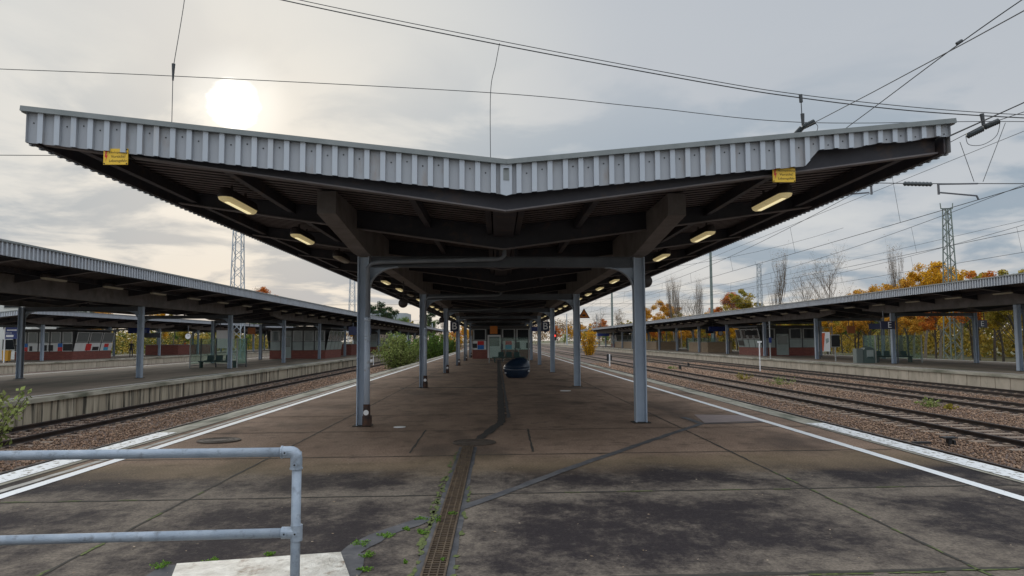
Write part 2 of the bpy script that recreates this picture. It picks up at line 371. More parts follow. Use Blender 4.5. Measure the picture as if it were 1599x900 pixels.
def text(name, body, size, m, parent, loc, rot=(math.pi/2, 0, 0), ext=.002, sx_=1.0):
    cu = bpy.data.curves.new(name, 'FONT'); cu.body = body; cu.size = size; cu.align_x = 'CENTER'; cu.align_y = 'CENTER'; cu.extrude = ext
    t = bpy.data.objects.new(name+'_src', cu); COL.objects.link(t)
    dg = bpy.context.evaluated_depsgraph_get(); me = bpy.data.meshes.new_from_object(t.evaluated_get(dg))
    bpy.data.objects.remove(t); me.materials.clear(); me.materials.append(m)
    o = bpy.data.objects.new(name, me); COL.objects.link(o); o.parent = parent; o.location = loc; o.rotation_euler = rot; o.scale = (sx_, 1, 1); return o
ORD = ['first','second','third','fourth','fifth','sixth','seventh','eighth','ninth','tenth','eleventh','twelfth','thirteenth','fourteenth','fifteenth','sixteenth','seventeenth','eighteenth','nineteenth']
def nth(i):
    if i < 19: return ORD[i]
    t = (i+1)//10; u = (i+1) % 10; tn = {2: ('twentieth', 'twenty'), 3: ('thirtieth', 'thirty'), 4: ('fortieth', 'forty'), 5: ('fiftieth', 'fifty'), 6: ('sixtieth', 'sixty')}[t]
    return tn[0] if u == 0 else tn[1]+'-'+ORD[u-1]
SH = .04                       # the joints and frames of the main platform run slightly askew
ZR = -.55; ZB = -.72           # rail head and ballast level
PL, PR = -6.05, 6.25           # platform edges

# ------------------------------------------------------------------ ground and platforms
b = MB(); b.add([(-2500, -300, -.90), (2500, -300, -.90), (2500, 4000, -.90), (-2500, 4000, -.90)], [(0, 1, 2, 3)]); struct(b, 'ground', GROUND)
for x0, x1 in ((-13.25, PL+.06), (PR-.06, 22.3), (-37.1, -24.6)):
    q = MB(); nx, ny = 26, 300
    xs = np.linspace(x0, x1, nx); ys = np.concatenate([np.linspace(-12, 90, 240), np.linspace(92, 460, 60)])
    q.v = [(float(x), float(y), ZB+.012*math.sin(x*2.3+y*.7)+random.uniform(-.012, .012)) for y in ys for x in xs]
    q.f = [(j*nx+i, j*nx+i+1, (j+1)*nx+i+1, (j+1)*nx+i) for j in range(ny-1) for i in range(nx-1)]; q.m = [0]*len(q.f)
    struct(q, 'ballast_bed', BALL, smooth=True)
b = MB(); b.box(PL+.45, PR-.45, -12, 300, -1.1, 0.0); struct(b, 'platform', PLAT)
for s, x0, x1, lb in ((-1, PL, PL+.45, 'left'), (1, PR-.45, PR, 'right')):
    q = MB(); y = -12.0
    while y < 300:
        ln = 2.4; a, c = (x0, x1-.012) if s < 0 else (x0+.012, x1)
        q.box(a, c, y+.006, y+ln-.006, -.18, -.004+random.uniform(-.002, .002)); y += ln
    q.box(x0+.09 if s < 0 else x0+.02, x1-.02 if s < 0 else x1-.09, -12, 300, -1.1, -.18)
    tag(q.build('platform_coping', COPE), 'weathered concrete edge coping along the %s side of the empty main platform' % lb, 'platform edge')
def strip(name, pts, wd, z, m, jit=0.0, seg=.25, parent=None, thick=.002):
    """irregular thin strip following ground points"""
    P = [];
    for a, c in zip(pts[:-1], pts[1:]):
        n = max(1, int((c-a).length/seg))
        for i in range(n): P.append(a.lerp(c, i/n))
    P.append(pts[-1]); q = MB(); V = []
    for i, p in enumerate(P):
        d = (P[min(i+1, len(P)-1)]-P[max(i-1, 0)]); d.z = 0; d.normalize(); nx_ = Vector((d.y, -d.x, 0))
        w1 = wd/2*(1+random.uniform(-jit, jit)); w2 = wd/2*(1+random.uniform(-jit, jit)); c = p+nx_*random.uniform(-jit, jit)*wd*.25
        V += [c-nx_*w1, c+nx_*w2]
    q.add([(v.x, v.y, z) for v in V], [(2*i, 2*i+1, 2*i+3, 2*i+2) for i in range(len(P)-1)]); o = q.build(name, m, struct=True); return tag(o, kind='structure')
V3 = lambda x, y: Vector((x, y, 0))
strip('painted_line', [V3(-5.17, -10), V3(-5.17, 300)], .15, .008, WHITE, .04)
strip('pale_strip', [V3(-5.37, -10), V3(-5.37, 300)], .10, .004, PALE, .15)
strip('painted_line', [V3(5.22, -10), V3(5.22, 300)], .15, .008, WHITE, .04)
strip('painted_edge', [V3(-5.85, -10), V3(-5.85, 13.4)], .34, .006, WHITE2, .03)
strip('painted_edge', [V3(6.04, -10), V3(6.04, 14.1)], .34, .006, WHITE2, .03)
strip('pavement_joint', [V3(-5.56, -10), V3(-5.56, 300)], .035, .0045, JOINT, .3)
strip('pavement_joint', [V3(5.78, -10), V3(5.78, 300)], .035, .0045, JOINT, .3)
ys = [2.3, 5.05, 7.85, 10.5, 13.4, 16.2, 19.0, 21.8, 24.6, 27.4, 30.2, 33, 38.6, 44.2, 49.8, 55.4, 61]
for i, y in enumerate(ys):
    strip('pavement_joint', [V3(-5.5, y-5.5*SH), V3(-.6, y-.02), V3(-.2, y+.02), V3(5.7, y+5.7*SH)], .036 if i != 1 else .055, .004, JOINT, .5, .15)
strip('pavement_joint', [V3(-3.15, -2), V3(-3.15, 62)], .028, .0045, JOINT, .5, .15)
strip('pavement_joint', [V3(3.33, -2), V3(3.33, 62)], .028, .0045, JOINT, .5, .15)
strip('pavement_joint', [G(410, 680) if False else G(665, 672), G(640, 708)], .03, .0042, JOINT, .5, .15)
strip('pavement_joint', [G(824, 670), G(832, 706)], .03, .0042, JOINT, .5, .15)
# mossy runs in the joints
for pts in ([V3(-3.15, 3), V3(-3.15, 8.5)], [V3(3.33, 4.5), V3(3.33, 9)], [V3(-5, 7.66), V3(-2.5, 7.75)], [V3(.7, 7.9), V3(5, 8.04)], [V3(-.6, 5.2), V3(-.58, 9.5)], [V3(1, 5.07), V3(4.7, 5.2)]):
    a, c = pts; n = int((c-a).length/.18)
    for q in range(0, n, 3):
        p = a.lerp(c, q/n); p2 = a.lerp(c, min(1, (q+random.uniform(.8, 2.6))/n)); off = Vector((random.uniform(-.012, .012), random.uniform(-.012, .012), 0))
        if random.random() < .75: strip('moss', [p+off, p2+off], .022, .006, MOSS, .7, .05)
for xx, ya, yb in ((-.585, 5.0, 10.8), (-.60, 4.2, 7.5), (-.30, 4.6, 8.2), (-.62, 7, 9.8)):
    y = ya
    while y < yb:
        l_ = random.uniform(.05, .3)
        if random.random() < .7: strip('moss', [V3(xx+random.uniform(-.02, .02), y), V3(xx+random.uniform(-.02, .02), y+l_)], .03, .0075, MOSS, .8, .04)
        y += l_+random.uniform(.02, .15)
# asphalt seals and drain
strip('asphalt_seal', [G(708, 798), G(760, 780), G(800, 766), G(880, 735), G(1000, 694), G(1096, 662), G(1150, 661), G(1196, 659)], .12, .0065, ASPH, .18, .2)
strip('asphalt_seal', [G(1066, 652), G(1096, 662)], .14, .0066, ASPH, .1)
strip('asphalt_seal', [G(668, 808), G(640, 820), G(590, 838), G(548, 864), G(540, 905)], .16, .0065, ASPH, .3, .15)
strip('asphalt_seal', [V3(-.32, 11.9), G(750, 684), G(783, 660), V3(.10, 16), V3(.10, 62)], .17, .0065, mat('dark_seal', (.012, .011, .011), (.03, .026, .024), .8, 6), .25, .2)
strip('asphalt_seal', [V3(.24, 15.5), V3(.24, 62)], .07, .0063, ASPH, .4, .3)
strip('damp_patch', [V3(-3.3, 25.5), V3(-1.5, 25.6), V3(.0, 25.6)], .34, .0048, JOINT, .4, .2)
strip('damp_patch', [V3(-3.3, 36.9), V3(-2.0, 37.0)], .4, .0048, JOINT, .4, .2)
strip('damp_patch', [V3(2.4, 24.9), V3(2.9, 24.9), V3(3.4, 24.8)], .35, .0048, JOINT, .4, .2)
strip('asphalt_seal', [V3(-.44, 1), V3(-.44, 11.3)], .27, .005, ASPH, .08, .3)
q = MB(); q.add([(*G(1100, 661)[:2], .0055), (*G(1188, 658)[:2], .0055), (*G(1166, 649)[:2], .0055), (*G(1084, 648)[:2], .0055)], [(0, 1, 2, 3)]); struct(q, 'concrete_patch', PINK)
q = MB()
for s in (-1, 1): q.bar((-.44+s*.078, 1, .012), (-.44+s*.078, 11.35, .012), .016, .02); q.bar((-.44+s*.028, 1, .012), (-.44+s*.03, 11.35, .012), .010, .016)
y = 1.0
while y < 11.3: q.bar((-.515, y, .011), (-.365, y, .011), .016, .014); y += .055
dr = empty('drain_channel', (-.44, 6, 0)); tag(dr, 'rusty slotted drain channel running up the middle of the platform to a manhole', 'drain')
q.build('grating', GRATE, dr); MB().box(-.53, -.35, 1, 11.35, .0065, .0075).build('channel', HOLE, dr)
def manhole(p, r, m, label, rim=True):
    t = empty('manhole_cover', (p.x, p.y, 0)); tag(t, label, 'manhole cover'); q = MB(); q.lathe([(r, .006), (r, .016), (r-.01, .018)], n=36); q.build('cover', m, t, world=False)
    if rim: q = MB(); [q.tube([(r*k*math.cos(a), r*k*math.sin(a), .018) for a in np.linspace(0, 2*math.pi, 33)], .006, 5, cap=False) for k in (.95, .7, .45)]; q.build('rim', m, t, world=False)
    return t
manhole(V3(-.36, 11.75), .34, IRON, 'dark round iron manhole cover at the end of the drain channel')
manhole(G(342, 689), .34, IRON, 'round ribbed manhole cover near the left white platform line')
manhole(G(883, 611), .17, WHT, 'small pale round cap shining on the platform beyond the right front column', False)
manhole(G(624, 668), .11, WHT, 'tiny pale cap beside the foot of the left front column', False)

# worn slab under the handrail
q = MB(); c = [G(276, 880, .06), G(532, 862, .06), G(546, 900, .06)]; p3 = c[0]+(c[2]-c[1])
A = c[0]; Bv = c[1]; dv = (c[2]-c[1])*3.4
q.poly([A, A+dv, Bv+dv, Bv], (0, 0, -1), .055); q.f[0], q.f[1] = q.f[0], q.f[1]
tag(q.build('concrete_slab', SLAB), 'worn pale concrete slab with rust stains at the foot of the handrail', 'slab')
strip('asphalt_seal', [A+Vector((-.09, -.9, 0)), A+Vector((-.07, .06, 0)), Bv+Vector((.08, .07, 0)), Bv+Vector((.12, -1.4, 0))], .2, .0072, ASPH, .2, .2)

# handrail
hr = empty('handrail', (-1.15, 3.9, 0)); tag(hr, 'grey tubular handrail with two rails in the left foreground', 'handrail')
P1 = D(463, 706, 3.92); P2 = D(463, 832, 3.92); Lp1 = D(-260, 715, 3.80); Lp2 = D(-260, 851, 3.80)
RR = .0242
MB().tube([(P1.x, P1.y, .06), (P2.x*.5+P1.x*.5, P1.y, P1.z)], RR, 20).build('post', ZINC, hr, smooth=True)
MB().tube([Lp1, P1+Vector((-.03, 0, 0))], RR, 20).build('top_rail', ZINC, hr, smooth=True)
MB().tube([Lp2, P2+Vector((-.03, 0, 0))], RR, 20).build('lower_rail', ZINC, hr, smooth=True)
q = MB(); pts = [P1+Vector((-.075, 0, 0)), P1+Vector((-.03, 0, 0))]+[P1+Vector((-.03+.03*math.sin(a), 0, -.03+.03*math.cos(a)-.0)) for a in np.linspace(.3, 1.57, 5)]+[P1+Vector((0, 0, -.085))]
q.tube(pts, RR+.006, 20); q.tube([P1+Vector((-.078, 0, 0)), P1+Vector((-.070, 0, 0))], RR+.009, 20); q.tube([P1+Vector((0, 0, -.088)), P1+Vector((0, 0, -.080))], RR+.009, 20)
for dx, dz in ((-.052, 0), (0, -.062)): q.tube([P1+Vector((dx, -RR-.002, dz)), P1+Vector((dx, -RR-.012, dz))], .011, 10)
for dx, dz in ((-.052, 0), (0, -.062)): q.tube([P1+Vector((dx, -RR-.0125, dz)), P1+Vector((dx, -RR-.0135, dz))], .005, 8, mi=1)
q.build('elbow_fitting', [ZINC, HOLE], hr, smooth=False)
q = MB(); q.tube([P2+Vector((0, 0, .04)), P2+Vector((0, 0, -.04))], RR+.006, 20); q.tube([P2+Vector((-.075, 0, 0)), P2+Vector((-.0, 0, 0))], RR+.006, 20)
for dx, dz in ((-.055, 0), (0, 0)): q.tube([P2+Vector((dx, -RR-.002, dz)), P2+Vector((dx, -RR-.012, dz))], .011, 10)
for dx, dz in ((-.055, 0), (0, 0)): q.tube([P2+Vector((dx, -RR-.0125, dz)), P2+Vector((dx, -RR-.0135, dz))], .005, 8, mi=1)
q.build('tee_fitting', [ZINC, HOLE], hr)

def side_platform(name, xa, xb, face, wallm, y0=-12, y1=420, label=''):
    """face: list of signs (+1 face at max x)"""
    q = MB(); q.box(xa+.4, xb-.4, y0, y1, -1.1, 0); struct(q, 'platform', PAVE2)
    for s, x in ((-1, xa), (1, xb)):
        t = empty('retaining_wall', (x, 20, ZB)); tag(t, label % ('near' if s == face else 'far'), 'wall')
        w_ = MB(); y = y0
        while y < min(y1, 260):
            ln = 1.0; g = .022
            ox = random.uniform(-.008, .008)
            if s > 0: w_.box(x-.40, x-.07+ox, y+g, y+ln-g, -1.1, -.13)
            else: w_.box(x+.07+ox, x+.40, y+g, y+ln-g, -1.1, -.13)
            y += ln
        w_.box(x-.40 if s > 0 else x+.12, x-.12 if s > 0 else x+.40, y0, y1, -1.1, -.135)
        w_.build('panels', wallm, t)
        k = MB(); y = y0
        while y < y1:
            k.box(x-.40 if s > 0 else x, x if s > 0 else x+.40, y+.006, y+2.394, -.128, -.003+random.uniform(-.003, .003)); y += 2.4
        k.build('coping', COPE, t)
        xs_ = x-.62*s
        strip('painted_line', [V3(xs_, y0), V3(xs_, y1)], .12, .006, WHITE, .05, 1.0)
side_platform('p', -24.6, -13.3, 1, WALLC, label='streaked concrete retaining wall on the %s edge of the left platform')
side_platform('p', 22.3, 34.2, -1, WALLR, label='pale panelled retaining wall on the %s edge of the right platform')
side_platform('p', -49.0, -37.2, 1, WALLR, label='grey panelled retaining wall on the %s edge of the far left platform')

# ------------------------------------------------------------------ tracks
def rail_prof(x): return [(x-.07, ZR-.155), (x+.07, ZR-.155), (x+.07, ZR-.14), (x+.012, ZR-.11), (x+.012, ZR-.045), (x+.036, ZR-.035), (x+.036, ZR-.004), (x+.028, ZR), (x-.028, ZR), (x-.036, ZR-.004), (x-.036, ZR-.035), (x-.012, ZR-.045), (x-.012, ZR-.11), (x-.07, ZR-.14)]
slp = None
def track(cx_, y0, y1, label, zt=-.675, nsl=100, ys0=9):
    global slp
    t = empty('railway_track', (cx_, 10, ZR)); tag(t, label, 'railway track', 'parallel railway tracks')
    for s in (-1, 1):
        P = rail_prof(cx_+s*.7525); k = len(P); q = MB(); yy_ = [y0, 40, 100, y1]
        q.v = [(p[0], y, p[1]) for y in yy_ for p in P]
        q.f = [(j*k+i, j*k+(i+1) % k, (j+1)*k+(i+1) % k, (j+1)*k+i) for j in range(3) for i in range(k)]; q.m = [0]*len(q.f)
        q.build('rail', RAIL, t)
    if slp is None:
        q = MB(); q.poly([(-1.3, -.13, 0), (1.3, -.13, 0), (1.3, .13, 0), (-1.3, .13, 0)], (0, 0, -1), .15)
        for s in (-1, 1):
            for d in (-.16, .16): q.box(s*.7525+d-.05, s*.7525+d+.05, -.06, .06, .001, .035)
        slp = q.mesh('sleeper', SLEEP)
    for i in range(nsl):
        o = bpy.data.objects.new('sleeper', slp); COL.objects.link(o); o.parent = t; o.location = (random.uniform(-.01, .01), ys0+i*.62-10, zt-ZR+random.uniform(-.006, .006))
    q = MB(); y = ys0+nsl*.62
    while y < 230: q.box(cx_-1.3, cx_+1.3, y-.13, y+.13, zt-.15, zt); y += .62
    tag(q.build('sleeper', SLEEP, t), kind='stuff')
TR = [7.8, 11.75, 16.5, 20.6]
track(-7.5, -12, 68, 'track hidden under the left edge of the main platform, only outer rail showing', nsl=90)
track(-11.65, -12, 400, 'track along the streaked wall of the left platform', nsl=100, zt=-.70)
for x, nm in zip(TR, ('track right beside the white painted right edge of the main platform', 'second track from the right edge of the main platform, with clear sleepers',
                      'third track right of the main platform, beside weed tufts', 'track along the pale wall of the right platform')):
    track(x, -12, 420, nm, ys0=7 if x < 10 else 12)

# ballast stones (countless)
def stones(name, x0, x1, y0, y1, dens0, skip):
    X = []; step = 4
    for ya in np.arange(y0, y1, step):
        dn = dens0*min(1, (16/max(ya, 10))**1.1); n = int(dn*(x1-x0)*step)
        X.append(np.stack([rng.uniform(x0, x1, n), rng.uniform(ya, ya+step, n)], 1))
    X = np.concatenate(X)
    keep = np.ones(len(X), bool)
    for c_ in skip:
        on = np.abs(X[:, 0]-c_) < 1.25
        ph = np.abs(((X[:, 1]-(7 if 0 < c_ < 10 else 9 if c_ < 0 else 12)+.31) % .62)-.31) < .15
        keep &= ~(on & ph & (rng.random(len(X)) < .93))
        for s in (-1, 1): keep &= np.abs(X[:, 0]-c_-s*.7525) > .075
    X = X[keep]; n = len(X)
    far = np.clip(X[:, 1]/30, .9, 2.2)
    sz = rng.uniform(.018, .042, n)*far
    oct_ = np.array([(1,0,0),(-1,0,0),(0,1,0),(0,-1,0),(0,0,1),(0,0,-1)], float)
    V = oct_[None]*(sz[:, None, None]*rng.uniform(.6, 1.25, (n, 6, 1)))
    V += rng.normal(0, .18, (n, 6, 3))*sz[:, None, None]
    th = rng.uniform(0, 6.28, n); c_, s_ = np.cos(th), np.sin(th)
    V = np.stack([V[..., 0]*c_[:, None]-V[..., 1]*s_[:, None], V[..., 0]*s_[:, None]+V[..., 1]*c_[:, None], V[..., 2]*.8], -1)
    V[..., 0] += X[:, :1]; V[..., 1] += X[:, 1:2]; V[..., 2] += (ZB+.015+rng.uniform(-.008, .03, n))[:, None]
    F = np.array([(0,2,4),(2,1,4),(1,3,4),(3,0,4),(2,0,5),(1,2,5),(3,1,5),(0,3,5)])
    F = (F[None]+(np.arange(n)*6)[:, None, None]).reshape(-1, 3)
    me = bpy.data.meshes.new(name); me.vertices.add(n*6); me.vertices.foreach_set('co', V.reshape(-1).astype(np.float32))
    me.loops.add(len(F)*3); me.loops.foreach_set('vertex_index', F.reshape(-1).astype(np.int32)); me.polygons.add(len(F)); me.polygons.foreach_set('loop_start', (np.arange(len(F))*3).astype(np.int32))
    me.update(calc_edges=True); me.materials.append(STONE); me.materials.append(STONED)
    dk = np.zeros(n, bool)
    for c_ in skip: dk |= (np.abs(X[:, 0]-c_) < 1.0) & (rng.random(n) < .8)
    me.polygons.foreach_set('material_index', np.repeat(dk.astype(np.int32), 8))
    o = bpy.data.objects.new(name, me); COL.objects.link(o); tag(o, 'brown crushed stone ballast between the rails', 'ballast', kind='stuff')
stones('ballast_stones', 8.2, 22.2, 9, 70, 230, TR)
stones('ballast_stones', -13.1, -7.9, 9, 66, 210, [-7.5, -11.65])

# ------------------------------------------------------------------ canopies
def fascia(q, A, B, n, h, pitch=.19, cut=None, cap=True, holes=True, cutend=None):
    """ribbed sheet hanging from line A-B, raised ribs towards n"""
    A = Vector(A); B = Vector(B); n = Vector(n); Ln = (B-A).length; d = (B-A)/Ln; prof = [(0, 0), (.63, 0), (.655, 1), (.975, 1)]; pts = []
    k = 0; s = 0
    while s < Ln:
        for f, o_ in prof:
            ss_ = (k+f)*pitch
            if ss_ <= Ln: pts.append((ss_, o_))
        k += 1; s = k*pitch
    pts.append((Ln, 0)); V = []
    def hh(ss_): return h if cut is None else cut(ss_, h)
    for ss_, o_ in pts:
        p = A+d*ss_+n*(.045*o_); V += [p, p-Vector((0, 0, hh(ss_)))]
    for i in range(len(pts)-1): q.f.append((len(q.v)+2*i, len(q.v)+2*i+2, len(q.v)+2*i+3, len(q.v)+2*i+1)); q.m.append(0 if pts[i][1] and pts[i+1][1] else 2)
    q.v += [tuple(v) for v in V]
    if holes:
        for j in range(k):
            if (j*7) % 5 != 1 and (j+.32)*pitch < Ln:
                p = A+d*((j+.32)*pitch)+n*.004-Vector((0, 0, .10+.03*((j*3) % 2)))
                r = .010; q.add([p+d*(r*math.cos(a))+Vector((0, 0, r*math.sin(a))) for a in np.linspace(0, 2*math.pi, 7)[:-1]], [(0, 1, 2, 3, 4, 5)], 1)
ZV, ZE, FH = 3.73, 4.31, .37
def canopy(name, cx_, y0, y1, cols, sh, label, side, near=True, hw=5.62, detail=True, pipe=True, ped=3.22):
    X = lambda x: cx_+x
    def T(x, y, z): return (cx_+x, y+sh*x, z)
    def zr(x): return ZV+(ZE-ZV)*abs(x)/hw
    root = empty(name, (cx_, y0, 0)); tag(root, label, 'canopy')
    # roof sheets
    for s in (-1, 1):
        q = MB(); p = .21; k = int((y1-y0-.1)/p); P = []
        for i in range(k):
            P += [(y0+.05+(i)*p, 0), (y0+.05+(i+.45)*p, 0), (y0+.05+(i+.5)*p, .055), (y0+.05+(i+.95)*p, .055)]
        for y, dz in P:
            q.v += [T(0, y, ZV-.13+dz), T(s*hw*.985, y, ZE-.13+dz)]
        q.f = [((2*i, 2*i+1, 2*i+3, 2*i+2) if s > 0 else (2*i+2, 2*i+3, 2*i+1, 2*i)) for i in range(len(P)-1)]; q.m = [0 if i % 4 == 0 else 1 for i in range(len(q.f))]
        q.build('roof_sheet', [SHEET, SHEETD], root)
    # fascias
    cutf = None
    if near:
        def cutf(s_, h):
            L0 = 5.65*(710/ 700.0); s_x = s_
            c0 = 3.75
            if s_x < c0: return h
            if s_x < c0+.13: return h-(h-.20)*(s_x-c0)/.13
            return .20-.035*(s_x-c0)/1.8+.012*math.sin(s_x*9)
    for s in (-1, 1):
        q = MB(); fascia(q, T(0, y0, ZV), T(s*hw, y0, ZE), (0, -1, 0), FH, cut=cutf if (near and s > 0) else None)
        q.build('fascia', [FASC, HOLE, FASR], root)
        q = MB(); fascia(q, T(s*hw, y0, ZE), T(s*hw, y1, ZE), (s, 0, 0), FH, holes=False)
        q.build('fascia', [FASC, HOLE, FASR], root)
        MB().bar(T(0, y0-.012, ZV+.02), T(s*(hw+.04), y0-.012, ZE+.02), .13, .06).build('flashing', CAPM, root)
        MB().bar(T(s*(hw+.01), y0, ZE+.021), T(s*(hw+.01), y1, ZE+.021), .12, .055).build('flashing', CAPM, root)
        MB().bar(T(s*(hw-.05), y0+.05, ZE-FH/2-.02), T(s*(hw-.05), y1, ZE-FH/2-.02), .02, FH*.86).build('edge_board', BEAM, root)
    if near:
        q = MB(); q.box(cx_-.035, cx_+.035, y0-.052, y0-.040, ZV-.20, ZV-.06); q.lathe([(.035, 0), (.035, .001)], (cx_, y0-.05, ZV-.06), 12); q.build('valley_outlet', CAPM, root)
        q = MB(); q.add([T(0, y0-.046, ZV-.01), T(-.07, y0-.046, ZV), T(-.07, y0-.046, ZV-FH), T(0, y0-.046, ZV-FH-.02), T(.07, y0-.046, ZV-FH), T(.07, y0-.046, ZV)], [(0, 1, 2, 3), (0, 3, 4, 5)]); q.build('centre_trim', FASC, root)
    # tapered V beams
    vb = None; y = y0+.2; i = 0
    while y < y1-1:
        if vb is None:
            q = MB()
            for s in (-1, 1):
                # web and bottom flange, tapering from the valley to the eaves
                x1 = s*(hw-.09); zt0, zt1 = ZV-.135, ZE-.135; zb0, zb1 = 3.19, ZE-.34
                for dy in (0,):
                    q.add([T(0, y-.01, zt0), T(x1, y-.01, zt1), T(x1, y-.01, zb1), T(0, y-.01, zb0), T(0, y+.01, zt0), T(x1, y+.01, zt1), T(x1, y+.01, zb1), T(0, y+.01, zb0)],
                      [(0, 1, 2, 3), (7, 6, 5, 4), (3, 2, 6, 7), (1, 5, 6, 2)])
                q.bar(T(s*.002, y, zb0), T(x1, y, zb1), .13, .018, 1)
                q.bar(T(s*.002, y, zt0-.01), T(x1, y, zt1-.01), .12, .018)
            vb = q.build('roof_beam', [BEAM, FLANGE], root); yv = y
        else:
            o = bpy.data.objects.new('roof_beam', vb.data); COL.objects.link(o); o.parent = root; o.location = (0, y-yv, 0)
        y += 3.8; i += 1
        if not detail and y > 150: break
    for x in (-5.25, -3.62, -1.3, -.24, .24, 1.3, 3.62, 5.25):
        zt = zr(x)-.14
        MB().bar(T(x, y0+.25, zt-.09), T(x, y1-.3, zt-.09), .09, .15).build('purlin', BEAM, root)
    MB().box(cx_-.17, cx_+.17, y0+.27, y1-.3, ZV-.33, ZV-.15).build('valley_gutter', BEAM, root)
    # concrete beams over three columns each
    cl = cols
    for s in (-1, 1):
        bm = None; j = 0
        while j < len(cl):
            ya = cl[j]-3.2; yb = cl[min(j+2, len(cl)-1)]+3.6
            if bm is None or (j+2 > len(cl)-1):
                zt = zr(2.67)-.15; x0, x1 = s*2.67-.14, s*2.67+.14; yy_ = [ya, cl[j]-.4, cl[min(j+2, len(cl)-1)]+.4, yb]; zb = [zt-.34, ped+.03, ped+.03, zt-.34]
                q = MB()
                for y, z in zip(yy_, zb): q.v += [T(x0, y, z), T(x1, y, z), T(x1, y, zt), T(x0, y, zt)]
                for k in range(3): q.f += [(4*k+a, 4*k+(a+1) % 4, 4*k+4+(a+1) % 4, 4*k+4+a) for a in range(4)]
                q.f += [(0, 1, 2, 3), (15, 14, 13, 12)]; q.m = [0]*len(q.f)
                o = q.build('concrete_beam', CONC, root)
                if j+2 <= len(cl)-1: bm = o; yb0 = ya
            else:
                o = bpy.data.objects.new('concrete_beam', bm.data); COL.objects.link(o); o.parent = root; o.location = (0, ya-yb0, 0)
            j += 3
    # steel portal frames
    proto = {}
    for k, yc in enumerate(cols):
        if k == 0:
            parts = []
            for s in (-1, 1):
                q = MB(); c_ = s*2.67; hwc = .108; yf = .11
                yq = yc+sh*c_; xc = cx_+c_; f = .020
                q.box(xc-hwc, xc-hwc+f, yq-yf, yq+yf, .015, ped); q.box(xc+hwc-f, xc+hwc, yq-yf, yq+yf, .015, ped)
                q.box(xc-hwc+f, xc+hwc-f, yq-.008, yq+.008, .015, ped-.004)
                q.box(xc-.17, xc+.17, yq-.17, yq+.17, .001, .014, 1)
                parts.append(q.build('column', [STEEL, JOINT], root))
                # curved gusset bracket
                xi = xc-s*hwc; arc = [(xi-s*(.55*(1-math.cos(a))), ped-.20-.42*(1-math.sin(a))) for a in np.linspace(0, math.pi/2, 9)]
                pl = [(xi, yq-.007, ped-.19)]+[(ax, yq-.007, az) for ax, az in arc]
                q = MB(); q.poly(pl if s < 0 else pl[::-1], (0, 1, 0), .014)
                for (ax, az), (bx_, bz) in zip(arc[:-1], arc[1:]): q.bar((ax, yq, az), (bx_, yq, bz), .17, .012, up=(0, 0, 1) if abs(bx_-ax) > .02 else (1, 0, 0))
                parts.append(q.build('bracket', STEEL, root))
            q = MB(); xa, xb = -2.67+.13, 2.67-.13
            q.bar(T(xa, yc, ped-.006), T(xb, yc, ped-.006), .2, .014); q.bar(T(xa, yc, ped-.195), T(xb, yc, ped-.195), .2, .014); q.bar(T(xa, yc, ped-.1), T(xb, yc, ped-.1), .012, .17)
            parts.append(q.build('crossbeam', XBEAM, root))
            for sx_ in (-.10, .26): parts.append(MB().bar(T(sx_, yc, ped), T(sx_, yc, ZV-.15), .06, .06).build('strut', BEAM, root))
            if pipe and not near: parts.append(MB().tube([T(-2.48, yc-.15, ped-.1), T(-2.48, yc-.15, .05)], .045, 10).build('drain_pipe', XBEAM, root))
            if pipe and near:
                r = .042; pz = ped-.03; xc = -2.67; yp = yc+sh*0-.17
                P = [T(.03, yp, 3.45), T(.03, yp, ped+.02), T(-.02, yp, ped-.03), T(-.12, yp, ped-.055), T(-2.35, yp, ped-.115), T(-2.50, yp, ped-.14), T(-2.57, yp, ped-.22), T(-2.57, yp, 2.0)]
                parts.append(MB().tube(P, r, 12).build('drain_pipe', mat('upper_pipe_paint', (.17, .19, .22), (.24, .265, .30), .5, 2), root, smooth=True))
                q = MB(); x_ = cx_-2.57; y_ = yp-2.57*sh
                q.tube([(x_, y_, 2.02), (x_, y_, .42)], .056, 14); q.tube([(x_, y_, 2.05), (x_, y_, 1.98)], .062, 14); q.tube([(x_, y_, 1.72), (x_, y_, 1.69)], .06, 14)
                parts.append(q.build('drain_pipe', PIPE, root, smooth=True))
                q = MB(); q.tube([(x_, y_, .42), (x_, y_, .03)], [.064, .074], 14); q.box(x_-.075, x_+.075, y_-.04, y_+.14, .015, .20)
                parts.append(q.build('pipe_shoe', RUST, root))
                q = MB(); q.tube([(x_-.0, y_-.066, .27), (x_-.0, y_-.085, .27)], .05, 14); parts.append(q.build('inspection_cap', WHT, root))
            proto['p'] = parts
        else:
            for o in proto['p']:
                c_ = bpy.data.objects.new(o.name.split('.')[0], o.data); COL.objects.link(c_); c_.parent = root; c_.location = (0, yc-cols[0], 0)
    return root
mc = [14.35+11.4*i for i in range(13)]
canopy('platform_canopy', .12, 8.85, 165, mc, SH, 'dark butterfly roof of the empty main platform with ribbed white fascia', 0)
canopy('platform_canopy', -18.8, 17, 205, [22.6+11.3*i for i in range(16)], 0, 'long butterfly canopy over the left platform beside the streaked wall', 1, near=False, detail=False)
canopy('platform_canopy', 28.0, 19, 200, [24.1+11.4*i for i in range(15)], 0, 'long butterfly canopy over the right platform with the brick kiosk', 1, near=False, detail=False)
canopy('platform_canopy', -42.9, 60, 190, [66.5+11.4*i for i in range(11)], 0, 'distant pale-edged canopy over the far left platform', 1, near=False, detail=False)

